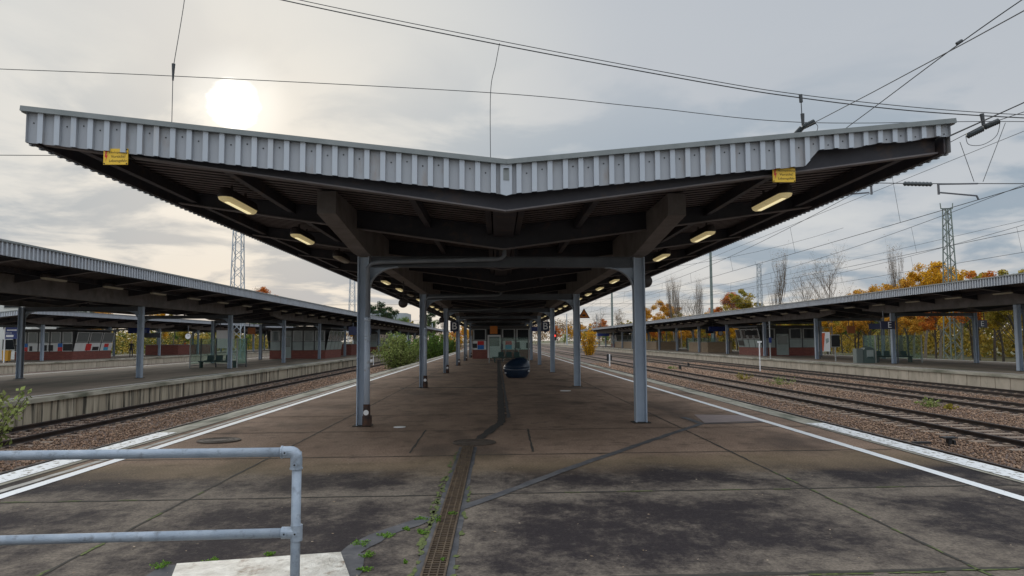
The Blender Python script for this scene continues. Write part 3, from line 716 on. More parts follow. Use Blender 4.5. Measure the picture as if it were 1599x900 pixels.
# lamps under the roofs
def make_lamp(lit=True):
    t = empty('platform_lamp'); q = MB(); w_, l_ = .105, .66
    def ring(k, z):
        P = []
        for a in np.linspace(0, 2*math.pi, 24, endpoint=False):
            cx0 = math.cos(a); sy = math.sin(a); P.append((w_*k*cx0, (l_-w_)*np.sign(sy)*(abs(sy) > .05)+w_*k*sy, z))
        return P
    for z, k in ((.13, .55), (.10, .9), (.02, 1.06), (-.015, 1.06)): q.v += ring(k, z)
    for j in range(3): q.f += [(j*24+i, j*24+(i+1) % 24, (j+1)*24+(i+1) % 24, (j+1)*24+i)[::-1] for i in range(24)]
    q.f += [tuple(range(24))]; q.m = [0]*len(q.f); q.bar((0, -.3, .13), (0, -.3, .22), .03, .03, up=(0, 1, 0)); q.bar((0, .3, .13), (0, .3, .22), .03, .03, up=(0, 1, 0)); q.build('housing', HOUS, t, world=False)
    q = MB()
    for z, k in ((-.012, .98), (-.05, .85), (-.07, .55)): q.v += ring(k, z)
    for j in range(2): q.f += [(j*24+i, j*24+(i+1) % 24, (j+1)*24+(i+1) % 24, (j+1)*24+i)[::-1] for i in range(24)]
    q.f += [tuple(range(48, 72))[::-1]]; q.m = [0]*len(q.f); q.build('lens', LENS if lit else LENSOFF, t, world=False, smooth=True)
    MB().box(-.03, .03, -.5, .5, -.078, -.0705).build('tube', mat('lamp_tube', (.9, .85, .6), rough=.4, emit=(1, .86, .5), estr=.75) if lit else LENSOFF, t, world=False)
    return t
lampA = make_lamp(); lampB = make_lamp(False); usedA = usedB = False
def lamp_row(cx_, x, y0, n, sh, where, group, off=()):
    if cx_ > 1 or cx_ < -1: off = range(n)
    global usedA, usedB
    z = ZV+(ZE-ZV)*abs(x)/5.62-.42
    for i in range(n):
        lb = '%s lamp, %s from the near end %s' % ('dim' if i in off else 'glowing oblong', nth(i), where)
        loc = (cx_+x, y0+3.8*i+sh*x, z)
        if i in off:
            if not usedB: o = lampB; usedB = True; o.location = loc
            else: o = dup(lampB, loc)
        else:
            if not usedA: o = lampA; usedA = True; o.location = loc
            else: o = dup(lampA, loc)
        tag(o, lb, 'lamp', group)
lamp_row(.12, -4.1, 11.55, 36, SH, 'in left row under main canopy', 'lamps under the main canopy', off=(2, 6))
lamp_row(.12, 4.1, 11.0, 36, SH, 'in right row under main canopy', 'lamps under the main canopy')
lamp_row(-18.8, 4.1, 21, 34, 0, 'in near row under left platform canopy', 'lamps under the left canopy')
lamp_row(-18.8, -4.1, 21, 24, 0, 'in back row under left platform canopy', 'lamps under the left canopy')
lamp_row(28, -4.1, 23, 34, 0, 'in near row under right platform canopy', 'lamps under the right canopy')
lamp_row(28, 4.1, 23, 18, 0, 'in back row under right platform canopy', 'lamps under the right canopy')

# ------------------------------------------------------------------ signs
def warning(u, v, y, label):
    p = D(u, v, y); t = empty('warning_sign', p); tag(t, label, 'sign', 'yellow high voltage signs on the roof edge')
    MB().box(-.142, .142, -.006, .006, -.095, .095).build('plate', YEL, t, world=False)
    for i, (s_, sz) in enumerate((('Hochspannung', .036), ('Vorsicht!', .046), ('Lebensgefahr', .040))):
        text('lettering', s_, sz, BRN, t, (.03, -.0065, .05-.05*i), ext=.001)
    q = MB(); q.add([(-.118, -.008, .07), (-.098, -.008, .075), (-.108, -.008, .015), (-.092, -.008, .02), (-.115, -.008, -.06), (-.112, -.008, -.005), (-.126, -.008, -.01)], [(6, 5, 3, 2), (0, 6, 2, 1), (5, 4, 3)]); q.build('lightning_bolt', RED, t, world=False)
    q = MB(); [q.tube([(a, -.006, c_), (a, -.012, c_)], .008, 8) for a in (-.13, .13) for c_ in (-.083, .083)]; q.build('bolt', HOLE, t, world=False)
    q = MB(); q.box(-.1, -.07, .007, .25, .02, .06); q.box(.07, .1, .007, .25, .02, .06); q.build('bracket', HOLE, t, world=False)
warning(181, 245, 8.655, 'yellow high voltage warning sign under the left end of the main roof edge')
warning(1224, 273, 9.035, 'yellow high voltage warning sign under the right end of the main roof edge')
def board(name, p, w_, h_, m, label, cat='sign', txt=None, tsz=.3, group=None, hang=.5, tm=WHT, tx=0):
    t = empty(name, p); tag(t, label, cat, group)
    MB().box(-w_/2, w_/2, -.04, .04, -h_/2, h_/2).build('panel', m, t, world=False)
    if txt: text('lettering', txt, tsz, tm, t, (tx, -.042, 0), ext=.002)
    if hang:
        for s_ in (-1, 1): MB().bar((s_*w_*.3, 0, h_/2), (s_*w_*.3, 0, h_/2+hang), .04, .04, up=(0, 1, 0)).build('hanger', STEELD, t, world=False)
    return t
for u, yy_, lb in ((709.5, 46.5, 'left'), (851.5, 47.0, 'right')):
    p = D(u, 510, yy_); t = board('section_sign', p, .52, .62, NAVY, 'navy section sign with white letter B hanging on the %s of the main platform' % lb, txt='B', tsz=.62, hang=.55, group='letter B section signs')
    MB().poly([(-.09, -.02, -.31), (.09, -.02, -.31), (0, -.02, -.45)], (0, 1, 0), .04).build('pointer', NAVY, t, world=False)
t = board('orange_board', D(771, 515.5, 50), .50, .52, ORG, 'square orange board hanging in the middle of the main canopy', hang=.6)
board('train_display', D(838, 514, 58), .8, .35, BLUE, 'small blue hanging display at the right end of the main canopy kiosk', 'display', hang=.5)
# triangular sign on the right column row
p = D(912, 490, 27.3); t = empty('triangle_sign', p); tag(t, 'orange triangular warning sign beside the second right column of the main platform', 'sign')
MB().poly([(-.22, 0, -.17), (.22, 0, -.17), (0, 0, .20)], (0, 1, 0), .02).build('border', BLK, t, world=False)
MB().poly([(-.175, -.004, -.143), (.175, -.004, -.143), (0, -.004, .15)], (0, 1, 0), .003).build('face', ORG, t, world=False)
MB().box(-.06, .05, -.007, -.004, -.09, -.03).build('symbol', BLK, t, world=False)
MB().bar((-.4, .03, -.05), (.0, .03, -.05), .03, .03).build('bracket', STEELD, t, world=False)
board('side_display', D(904, 520, 26.2), .12, .62, BLK, 'narrow black box fixed on the second right column', 'box', hang=0)
# loudspeakers
def speaker(p, label, hb):
    t = empty('loudspeaker', p); tag(t, label, 'loudspeaker', 'round loudspeakers on the columns')
    q = MB(); q.tube([(0, -.12, 0), (0, -.10, 0), (0, .02, 0), (0, .10, 0)], [.125, .13, .12, .07], 18); q.build('horn', HOUS, t, world=False, smooth=True)
    MB().bar((0, 0, .1), (hb[0], 0, hb[1]), .03, .03).build('bracket', HOUS, t, world=False)
speaker(D(1007, 440, 14.6), 'round dark loudspeaker on the right front column', (-.12, .02))
speaker(D(630, 474, 20.5), 'round dark loudspeaker hanging under the left roof edge before the second column', (.0, .75))
speaker(D(690, 500, 34), 'small round loudspeaker under the left roof edge before the third column', (.0, .7))

# grit bin: rounded tub with an overhanging domed lid that tips to the right
p = G(807, 590); t = empty('grit_bin', (p.x, p.y, 0)); tag(t, 'large dark blue rounded grit bin standing on the main platform near the kiosk', 'bin')
def ringpts(hw_, hd, z, cx0, e=.62, n=28, tilt=0):
    return [(cx0+hw_*math.copysign(abs(math.cos(a))**e, math.cos(a)), hd*math.copysign(abs(math.sin(a))**e, math.sin(a)), z+tilt*math.cos(a)) for a in np.linspace(0, 2*math.pi, n, endpoint=False)]
def loft(rings, m, nm, par):
    q = MB(); n = len(rings[0])
    for r_ in rings: q.v += r_
    for j in range(len(rings)-1): q.f += [(j*n+i, j*n+(i+1) % n, (j+1)*n+(i+1) % n, (j+1)*n+i) for i in range(n)]
    q.f += [tuple(range(n))[::-1], tuple(range((len(rings)-1)*n, len(rings)*n))]; q.m = [0]*len(q.f); return q.build(nm, m, par, world=False, smooth=True)
loft([ringpts(.37, .34, .0, 0, .8), ringpts(.44, .39, .05, 0, .8), ringpts(.52, .44, .18, 0, .8), ringpts(.565, .47, .33, 0, .8), ringpts(.575, .48, .44, 0, .8)], BIN, 'tub', t)
loft([ringpts(.58, .485, .443, 0, .8), ringpts(.575, .48, .47, 0, .8), ringpts(.53, .45, .58, .03, .82), ringpts(.43, .38, .70, .08, .85), ringpts(.31, .28, .80, .12, .9), ringpts(.17, .16, .855, .14, 1), ringpts(.05, .05, .87, .14, 1)], BIN, 'lid', t)
q = MB(); q.tube([(.49, -.30, .30), (.52, -.34, .30)], .035, 10); q.tube([(-.47, -.3, .22), (-.5, -.34, .22)], .025, 10); q.build('latch', WHT, t, world=False)

# ------------------------------------------------------------------ kiosks, walls, shelters
def kiosk(loc, wx, wy, label, front_posters=(), side=0, brick=BRICK, h=2.75, slant=.25, glassm=DGLASS, panelm=PANEL, nf=3, ns=6, door_front=None, door_side=None, cat='kiosk'):
    """box kiosk: near face at y=0, side faces at x=+-wx/2; side = +-1 face that gets posters"""
    t = empty('platform_kiosk', loc); tag(t, label, cat)
    MB().box(-wx/2, wx/2, 0, wy, 0, .78).build('base_wall', brick, t, world=False)
    MB().box(-wx/2+.06, wx/2-.06, .06, wy-.06, .78, h).build('inner_wall', KROOF, t, world=False)
    MB().box(-wx/2-slant-.15, wx/2+slant+.15, -.2, wy+.35, h+.02, h+.16).build('roof', KROOF, t, world=False)
    zf = (.80, 1.58, 2.62)
    def pos(face, a, z):
        k = slant*(z-.8)/(h-.8)
        if face == 'f': return Vector((-wx/2+a*wx, .03, z))
        if face == 'b': return Vector((-wx/2+a*wx, wy, z))
        if face == 'r': return Vector((wx/2+.02+k, a*wy, z))
        return Vector((-wx/2-.02-k, a*wy, z))
    def nrm(face): return {'f': Vector((0, -1, 0)), 'b': Vector((0, 1, 0)), 'r': Vector((1, 0, 0)), 'l': Vector((-1, 0, 0))}[face]
    def quad(face, a0, a1, z0, z1, off, m, nm, th=.012, par=None):
        n_ = nrm(face)*off; P = [pos(face, a0, z0)+n_, pos(face, a1, z0)+n_, pos(face, a1, z1)+n_, pos(face, a0, z1)+n_]
        q = MB(); q.poly(P, nrm(face), th); return q.build(nm, m, par or t, world=False)
    for face, n_ in (('f', nf), ('r', ns), ('l', ns)):
        for i in range(n_):
            a0, a1 = i/n_+.012, (i+1)/n_-.012
            dr_ = (face == 'f' and door_front == i) or (face != 'f' and door_side == i)
            if dr_:
                d_ = quad(face, a0, a1, .06, 2.1, .02, panelm, 'door', .03); quad(face, a0+.02, a1-.02, 1.1, 1.95, .055, PGLASS, 'pane', .006, par=d_); quad(face, a0, a1, 2.12, zf[2], .0, glassm, 'window')
                continue
            quad(face, a0, a1, zf[0], zf[1], .0, panelm, 'panel'); w_ = quad(face, a0, a1, zf[1]+.05, zf[2], .0, FRAMEM, 'window')
            quad(face, a0+.02, a1-.02, zf[1]+.10, zf[2]-.05, .013, glassm, 'pane', .004, par=w_)
    for face, a0, a1, z0, z1, m, nm in front_posters: quad(face, a0, a1, z0, z1, .03, m, nm, .004)
    return t
k = kiosk((D(783, 560, 66).x, 66, 0), 5.15, 8, 'brick and glass kiosk with red and blue posters at the middle of the main platform',
  [('f', .09, .20, 1.22, 1.56, RED, 'poster'), ('f', .09, .20, .84, 1.21, PBLUE, 'poster'), ('f', .0, .08, .95, 1.35, BLK, 'picture'), ('f', .57, .68, 1.22, 1.56, RED, 'poster'), ('f', .57, .68, .84, 1.21, PCYAN, 'poster'),
   ('f', .44, .53, .86, 1.3, NAVY, 'picture'), ('f', .75, .82, .88, 1.5, BLK, 'picture'), ('f', .93, .99, .9, 1.4, BLK, 'picture'), ('f', .72, .84, .82, .95, PANELG, 'picture')], nf=4, slant=.0, door_front=1)
q = MB(); q.box(-.16, -.05, 0, .1, 0, 2.8)
kiosk((-18.7, 70, 0), 5.2, 7, 'brick kiosk with pale lower panels under the left platform canopy', [('f', .26, .36, 1.62, 1.95, BRK2, 'notice')], panelm=PANELG, nf=5, ns=4, door_front=1, slant=.4, glassm=PGLASS)
kiosk((-42.8, 71.0, 0), 5.4, 7, 'glazed kiosk with colourful posters on the far left platform',
  [('f', .12, .22, 1.2, 1.55, PBLUE, 'poster'), ('f', .12, .22, .82, 1.19, RED, 'poster'), ('f', .0, .11, .85, 1.45, BLK, 'picture'), ('f', .25, .30, .85, 1.3, BLK, 'picture'), ('f', .46, .55, .85, 1.4, BLK, 'picture'), ('f', .58, .66, .85, 1.4, BLK, 'picture'),
   ('f', .74, .82, 1.2, 1.55, PBLUE, 'poster'), ('f', .74, .82, .82, 1.19, RED, 'poster'), ('f', .83, .99, .85, 1.5, BLK, 'picture'), ('r', .28, .42, .84, 1.5, RED, 'poster'), ('r', .46, .62, .85, 1.2, BLK, 'picture'), ('r', .76, .88, 1.15, 1.5, RED, 'poster'), ('r', .76, .88, .84, 1.14, PCYAN, 'poster')],
  nf=5, ns=3, glassm=PGLASS, slant=.4)
kiosk((28.2, 71.0, 0), 5.2, 7, 'brick kiosk with dark front windows on the right platform', [('l', .70, .95, .95, 1.5, BLK, 'notice')], nf=4, ns=4, door_front=1, panelm=PANELG, slant=.4)
kiosk((28.6, 165.0, 0), 3.4, 9, 'small distant kiosk near the far end of the right platform', nf=3, ns=4, panelm=PANELG, slant=.2, glassm=PGLASS)
kiosk((-19.0, 108.0, 0), 3.4, 10, 'distant brick kiosk further along the left platform', nf=3, ns=4, panelm=PANELG, slant=.2, glassm=PGLASS)
def lowwall(x, y, wx, wy, m, label, h=1.25):
    t = empty('stair_wall', (x, y, 0)); tag(t, label, 'wall')
    q = MB(); q.box(-wx/2, wx/2, 0, .25, 0, h); q.box(-wx/2, -wx/2+.25, .25, wy, 0, h); q.box(wx/2-.25, wx/2, .25, wy, 0, h); q.build('masonry', m, t, world=False)
    q = MB(); q.box(-wx/2-.03, wx/2+.03, -.03, .28, h+.001, h+.06); q.box(-wx/2-.03, -wx/2+.28, .28, wy, h+.001, h+.06); q.box(wx/2-.28, wx/2+.03, .28, wy, h+.001, h+.06); q.build('coping', CAPM, t, world=False)
lowwall(27.5, 91, 3.0, 9, BRICK2, 'tan brick wall around the stairway beside the right platform kiosk')
lowwall(27.6, 120, 3.4, 42, BRICK2, 'long tan brick stairway wall further along the right platform')
lowwall(-42.5, 95, 4.1, 13, BRICK, 'low red brick stairway wall behind the person on the far left platform')
lowwall(-18.6, 86, 3.6, 12, BRICK, 'dark red brick stairway wall beside the left platform kiosk')
def shelter(x, y, wx, wy, label, h=1.85, npn=3):
    t = empty('glass_shelter', (x, y, 0)); tag(t, label, 'shelter')
    pm = STEELD
    for i in range(npn+1):
        MB().box(-wx/2+wx*i/npn-.03, -wx/2+wx*i/npn+.03, wy-.03, wy+.03, 0, h).build('post', pm, t, world=False)
    for s in (-1, 1): MB().box(s*wx/2-.03, s*wx/2+.03, -.03, .03, 0, h).build('post', FRAMEM, t, world=False)
    for i in range(npn): MB().box(-wx/2+wx*i/npn+.035, -wx/2+wx*(i+1)/npn-.035, wy-.006, wy+.006, .22, h-.03).build('glass_panel', GLASS, t, world=False)
    for s in (-1, 1): MB().box(s*wx/2-.006, s*wx/2+.006, .035, wy-.035, .22, h-.03).build('glass_panel', GLASS, t, world=False)
    q = MB(); q.box(-wx/2, wx/2, wy-.02, wy+.02, .12, .16)
    for s in (-1, 1): q.box(s*wx/2-.02, s*wx/2+.02, .03, wy-.03, .12, .16)
    q.build('base_rail', pm, t, world=False)
    b_ = empty('bench', (x, y+wy*.45, 0)); tag(b_, 'dark mesh bench inside the %s' % label, 'bench')
    n_ = int(wx/.62)-1
    for i in range(n_):
        xx = -(n_-1)*.29+i*.58; q = MB(); q.box(xx-.22, xx+.22, -.22, .22, .42, .45); q.build('seat', BENCH, b_, world=False)
        q = MB(); q.poly([(xx-.2, .22, .45), (xx+.2, .22, .45), (xx+.2, .29, .76), (xx-.2, .29, .76)], (0, 1, 0), .025); q.build('backrest', BENCH, b_, world=False)
    q = MB(); q.box(-wx/2+.2, wx/2-.2, -.03, .03, .34, .415); q.build('beam', BENCH, b_, world=False)
    for s in (-1, 1): MB().box(s*(wx/2-.4)-.04, s*(wx/2-.4)+.04, -.2, .2, 0, .34).build('leg', BENCH, b_, world=False)
shelter(D(795, 566, 54).x, 54, 2.9, 1.4, 'glass wind shelter on main platform before the kiosk')
shelter(-17.6, 46.5, 2.9, 1.7, 'glass wind shelter on left platform beside the third column')
shelter(26.7, 48.8, 3.1, 1.6, 'glass wind shelter on right platform under the E sign')
shelter(28.2, 100.0, 3.0, 3.5, 'distant glass wind shelter on right platform between the stairway walls')
# low ramp handrail in front of main kiosk
q = MB(); P = D(800, 548, 57)
for s in (-1, 1): q.tube([(P.x+s*.7, 57, 0), (P.x+s*.45, 57.3, .95), (P.x+s*.4, 60, .95)], .02, 6)
tag(q.build('stair_rail', FRAMEM), 'thin splayed stair handrails behind the glass shelter of the main platform', 'handrail')

# right platform furniture
for u, v, yy_, tx_, lb in ((1383, 508, 43.6, 'E', 'left'), (1528, 506, 48, 'E', 'right')):
    p = D(u+3, v, yy_); board('section_sign', p, .85, .48, NAVY, 'navy section sign with white letter E, the %s one of the right platform' % lb, txt='E', tsz=.50, hang=.6, group='letter E section signs', tx=.1)
board('destination_board', D(1366, 510, 56), .9, .42, BLUE, 'small blue station board behind the left letter E sign', hang=.5)
p = D(1329, 515, 55); board('orange_board', p, .6, .55, ORG2, 'rust orange square board hanging under the right platform canopy', hang=.6)
board('train_display', D(1122, 514, 86), 2.4, .55, BLUE, 'wide blue train display hanging left of the right platform kiosk', 'display', hang=.3, txt='Re  7   12:37', tsz=.34) if False else board('train_display', D(1122, 514, 86), 2.4, .55, BLUE, 'wide blue train display hanging left of the right platform kiosk', 'display', hang=.3)
board('train_display', D(1108, 517, 92), 1.0, .6, NAVY, 'dark hanging display behind the wide blue display', 'display', hang=.3)
board('train_display', D(942, 523, 160), 2.6, .6, BLUE, 'blue train display at the distant end of the right platform canopy', 'display', hang=.3)
board('train_display', D(1172, 520, 70), 1.2, .45, BLK, 'black train display hanging beside the right kiosk window', 'display', hang=.3)
# bin / ticket machine
p = G(1348, 567); t = empty('litter_bin', (p.x, p.y, 0)); tag(t, 'green grey rounded litter bin with white panel on the right platform', 'bin')
q = MB(); q.box(-.55, -.1, -.25, .25, 0, .95); q.build('cabinet', mat('bin_grey', (.14, .17, .16), rough=.5), t, world=False)
q = MB(); q.poly([(-.08, -.3, 0), (.65, -.3, 0), (.65, -.3, .85), (.55, -.3, 1.0), (.28, -.3, 1.08), (.02, -.3, 1.0), (-.08, -.3, .85)], (0, 1, 0), .6); q.build('body', mat('bin_green', (.07, .11, .10), rough=.4), t, world=False)
MB().box(.1, .55, -.315, -.303, .35, .85).build('panel', PANELG, t, world=False); MB().box(.12, .53, -.32, -.317, .3, .42).build('flap', BENCH, t, world=False)
p = G(1327, 566); t = empty('notice_board', (p.x, p.y+2, 0)); tag(t, 'dark notice board on a thin post beside the litter bin', 'notice board')
MB().box(-.3, .3, -.03, .03, 1.05, 1.85).build('panel', BLK, t, world=False); MB().box(-.32, .32, .031, .06, 1.0, 1.9).build('frame', FRAMEM, t, world=False); MB().box(-.04, .04, .07, .12, 0, 1.9).build('post', FRAMEM, t, world=False)
p = Vector((30.5, 69, 0)); t = empty('advertising_board', D(1287, 540, 76)); t.location.z = 0; tag(t, 'red and white advertising board behind a column of the right platform', 'advertisement')
MB().box(-.6, .6, -.05, .05, .3, 2.3).build('panel', WHT, t, world=False)
MB().poly([(-.55, -.056, .35), (-.1, -.056, .35), (.1, -.056, 2.2), (-.55, -.056, 2.2)], (0, 1, 0), .004).build('poster', mat('poster_orange_red', (.62, .10, .03), rough=.5), t, world=False)
MB().poly([(.2, -.056, 1.1), (.5, -.056, 1.3), (.45, -.056, 1.7), (.15, -.056, 1.6)], (0, 1, 0), .004).build('picture', PANELG, t, world=False)
q = MB(); q.box(-.55, -.48, -.04, .04, 0, .3); q.box(.48, .55, -.04, .04, 0, .3); q.build('leg', FRAMEM, t, world=False)
for u, yy_, lb in ((1140, 64, 'left of'), (1250, 60, 'right of')): pass
q = MB(); p = D(1203, 555, 62.0); 
t = empty('sign_post', (p.x, 62, 0)); tag(t, 'slim pale post with small blue plate before the right kiosk', 'sign post'); MB().tube([(0, 0, 0), (0, 0, 3.1)], .05, 10).build('post', FRAMEM, t, world=False); MB().box(-.12, .12, -.07, -.052, 1.3, 1.75).build('plate', BLUE, t, world=False)
t = empty('platform_clock', D(1125, 527, 95)); t.location.z = 2.4
tag(t, 'small round clock hanging beyond the wide blue display', 'clock'); MB().tube([(0, -.08, 0), (0, .08, 0)], .33, 20).build('case', BLK, t, world=False); MB().tube([(0, -.09, 0), (0, -.081, 0)], .28, 20).build('face', WHT, t, world=False)
MB().bar((0, 0, .3), (0, 0, 1.1), .05, .05).build('hanger', STEELD, t, world=False)

# left platforms furniture
t = board('train_display', D(217, 516.5, 84), 2.4, .62, BLUE, 'blue train display hanging under the far left canopy', 'display', hang=.4)
board('train_display', D(236, 524, 80), 1.9, .5, BLK, 'black display hanging just right of the blue far left display', 'display', hang=.4)
board('train_display', D(562, 517, 60), 1.8, .7, NAVY, 'dark train display hanging behind the left front column', 'display', hang=.3)
board('orange_board', D(393, 517, 52), .5, .45, ORG2, 'rust orange square board hanging beside the left platform kiosk', hang=.5)
board('notice_board', D(352, 530, 55), 1.3, 1.3, WHT, 'white notice board behind the left glass shelter', 'notice board', hang=.6)
t = empty('platform_clock', D(294, 525.5, 85)); tag(t, 'small white clock hanging under the far left canopy', 'clock')
MB().tube([(0, -.08, 0), (0, .08, 0)], .36, 20).build('case', BLK, t, world=False); MB().tube([(0, -.09, 0), (0, -.081, 0)], .31, 20).build('face', WHT, t, world=False)
q = MB(); q.bar((0, -.1, 0), (0, -.1, .24), .03, .01, up=(0, 1, 0)); q.bar((0, -.1, 0), (.15, -.1, .08), .03, .01, up=(0, 1, 0)); q.build('hand', BLK, t, world=False)
MB().bar((0, 0, .3), (0, 0, 1.2), .05, .05).build('hanger', STEELD, t, world=False)
p = D(18, 560, 62); t = empty('station_sign', (p.x, 62, 0)); tag(t, 'blue station sign on two white posts at the far left', 'sign')
for s in (-1, 1): MB().box(s*.62-.04, s*.62+.04, -.04, .04, 0, 2.9).build('post', WHT, t, world=False)
MB().box(-.57, .57, -.03, .03, 2.45, 2.9).build('panel', BLUE, t, world=False); MB().box(-.57, .57, -.03, .03, 1.95, 2.42).build('panel', BLUE, t, world=False)
MB().box(-.45, .35, -.036, -.031, 2.62, 2.72).build('text_line', WHT, t, world=False); MB().box(-.5, .1, -.036, -.031, 2.1, 2.28).build('text_line', WHT, t, world=False)
p = D(10, 560, 63.5); t = empty('litter_bin', (p.x, 63.5, 0)); tag(t, 'yellow litter bin beside the blue station sign', 'bin')
q = MB(); q.poly([(-.22, -.2, .1), (.22, -.2, .1), (.27, -.2, 1.0), (-.27, -.2, 1.0)], (0, 1, 0), .4); q.build('body', mat('bin_yellow', (.60, .30, .02), rough=.5), t, world=False); MB().box(-.05, .05, .0, .1, 0, .099).build('foot', STEELD, t, world=False)

# ------------------------------------------------------------------ people
def person(loc, rz, label, jacket, trousers, hairm, pose=0):
    t = empty('person', loc, rz); tag(t, label, 'person')
    J = {'pel': (0, 0, .95, .13), 'wst': (0, 0, 1.08, .125), 'chest': (0, .0, 1.32, .155), 'neckb': (0, 0, 1.47, .075), 'neck': (0, -.01, 1.53, .055), 'h1': (0, -.02, 1.60, .082), 'h2': (0, -.02, 1.70, .092), 'h3': (0, -.01, 1.775, .05)}
    E = [('pel', 'wst'), ('wst', 'chest'), ('chest', 'neckb'), ('neckb', 'neck'), ('neck', 'h1'), ('h1', 'h2'), ('h2', 'h3')]
    for s, n_ in ((-1, 'l'), (1, 'r')):
        st = .1*s*pose
        J[n_+'hip'] = (s*.10, 0, .88, .095); J[n_+'kn'] = (s*.11, -.03+st, .48, .062); J[n_+'an'] = (s*.11, .02+st*1.6, .10, .042); J[n_+'toe'] = (s*.12, -.14+st*1.6, .035, .035)
        J[n_+'sh'] = (s*.19, 0, 1.42, .062); J[n_+'el'] = (s*.245, .03, 1.14, .045); J[n_+'wr'] = (s*.235, -.08, .90, .030); J[n_+'ha'] = (s*.23, -.11, .83, .036); J[n_+'fi'] = (s*.225, -.12, .76, .018)
        E += [('pel', n_+'hip'), (n_+'hip', n_+'kn'), (n_+'kn', n_+'an'), (n_+'an', n_+'toe'), ('chest', n_+'sh'), (n_+'sh', n_+'el'), (n_+'el', n_+'wr'), (n_+'wr', n_+'ha'), (n_+'ha', n_+'fi')]
    ks = list(J); me = bpy.data.meshes.new('body'); me.from_pydata([J[k][:3] for k in ks], [(ks.index(a), ks.index(b_)) for a, b_ in E], [])
    o = bpy.data.objects.new('body_src', me); COL.objects.link(o); o.modifiers.new('s', 'SKIN'); sv = me.skin_vertices[0].data
    for i, k in enumerate(ks): sv[i].radius = (J[k][3], J[k][3]*(.75 if k in ('pel', 'wst', 'chest') else 1)); sv[i].use_root = (k == 'pel')
    m_ = o.modifiers.new('u', 'SUBSURF'); m_.levels = 2; m_.render_levels = 2
    dg = bpy.context.evaluated_depsgraph_get(); em_ = bpy.data.meshes.new_from_object(o.evaluated_get(dg)); bpy.data.objects.remove(o)
    em_.materials.clear(); skin = mat('skin', (.42, .25, .18), rough=.6)
    for q in (skin, jacket, trousers, BLK): em_.materials.append(q)
    for p_ in em_.polygons:
        z = p_.center.z; x = abs(p_.center.x); p_.use_smooth = True
        p_.material_index = 0 if z > 1.50 or (z < .90 and x > .19) else (1 if z > .93 or x > .19 else (3 if z < .10 else 2))
    b_ = bpy.data.objects.new('body', em_); COL.objects.link(b_); b_.parent = t
    q = MB(); q.lathe([(.098, 1.68), (.105, 1.73), (.09, 1.79), (.04, 1.825)], (0, .012, 0), 16); q.build('hair', hairm, t, world=False, smooth=True)
    q = MB(); q.lathe([(.006, -.01), (.014, 0), (.006, .012)], (0, -.115, 1.665), 8); q.build('nose', skin, t, world=False)
    return t
person((D(205, 545, 80).x, 80, 0), R(20), 'person in dark coat standing on the far left platform', mat('cloth_black', (.015, .016, .02), rough=.9), mat('cloth_dark', (.03, .03, .04), rough=.9), mat('hair_blond', (.35, .24, .10), rough=.8))
person((D(289, 540, 99).x, 99, 0), R(-40), 'person in an orange vest standing behind the low brick wall', mat('cloth_orange', (.85, .16, .03), rough=.8), mat('cloth_navy', (.03, .04, .07), rough=.9), mat('hair_dark', (.03, .02, .015), rough=.8), 1)

# ------------------------------------------------------------------ masts, signals
def lattice(x, y, h, wb, wt, label, m=MASTM, fork=True, zb=-.75, step=None):
    t = empty('lattice_mast', (x, y, zb)); tag(t, label, 'mast'); q = MB()
    c_ = [(-1, -1), (1, -1), (1, 1), (-1, 1)]
    for a in c_: q.bar((a[0]*wb/2, a[1]*wb/2, 0), (a[0]*wt/2, a[1]*wt/2, h), .09, .09)
    q.build('leg_angle', m, t, world=False); q = MB(); z = 0; k = 0
    while z < h-.3:
        w0 = wb+(wt-wb)*z/h; dz = max(.5, w0*.9); w1 = wb+(wt-wb)*min(h, z+dz)/h
        for i in range(4):
            a, b_ = c_[i], c_[(i+1) % 4]
            if (k+i) % 2: a, b_ = b_, a
            q.bar((a[0]*w0/2, a[1]*w0/2, z), (b_[0]*w1/2, b_[1]*w1/2, min(h, z+dz)), .045, .045)
        z += dz; k += 1
    q.build('bracing', m, t, world=False)
    if fork:
        q = MB(); q.bar((-wt/2-.35, 0, h), (wt/2+.35, 0, h), .1, .1)
        for s in (-1, 1): q.bar((s*(wt/2+.33), 0, h), (s*(wt/2+.38), 0, h+.55), .07, .07)
        q.build('head_frame', m, t, world=False)
    return t
lattice(-26.5, 76, 16.5, 1.35, .7, 'tall lattice mast rising behind the left platform canopy')
lattice(-26.5, 136, 16.5, 1.3, .7, 'distant lattice mast beside the left front column')
p = D(1484, 450, 72); lattice(p.x, 72, D(1484, 326, 72).z+.75, 1.2, .5, 'tall lattice mast above the right platform canopy and orange trees', MASTG)
p = D(1186, 450, 130); lattice(p.x, 130, D(1186, 413, 130).z+.75, 1.0, .55, 'pale lattice mast above the middle of the right canopy')
def pole(u, vt, y, r, label, m=MASTG, arms=False):
    p = D(u, 500, y); h = D(u, vt, y).z+.75; t = empty('catenary_pole', (p.x, y, -.75)); tag(t, label, 'pole')
    MB().tube([(0, 0, 0), (0, 0, h)], [r*1.15, r*.85], 10).build('shaft', m, t, world=False)
    if arms: q = MB(); q.bar((-3.0, 0, h*.62), (0, 0, h*.62), .07, .07); q.bar((-3.0, 0, h*.72), (0, 0, h*.80), .06, .06); q.bar((-3, 0, h*.55), (-3, 0, h*.73), .05, .05); q.build('cantilever', m, t, world=False)
pole(1112, 392, 121, .24, 'stout green-grey pole rising above the right platform canopy')
pole(956, 458, 190, .28, 'tall thin pole seen just left of the right front column', arms=True)
pole(1018, 470, 230, .2, 'distant pole right of the right front column', arms=True) if False else None
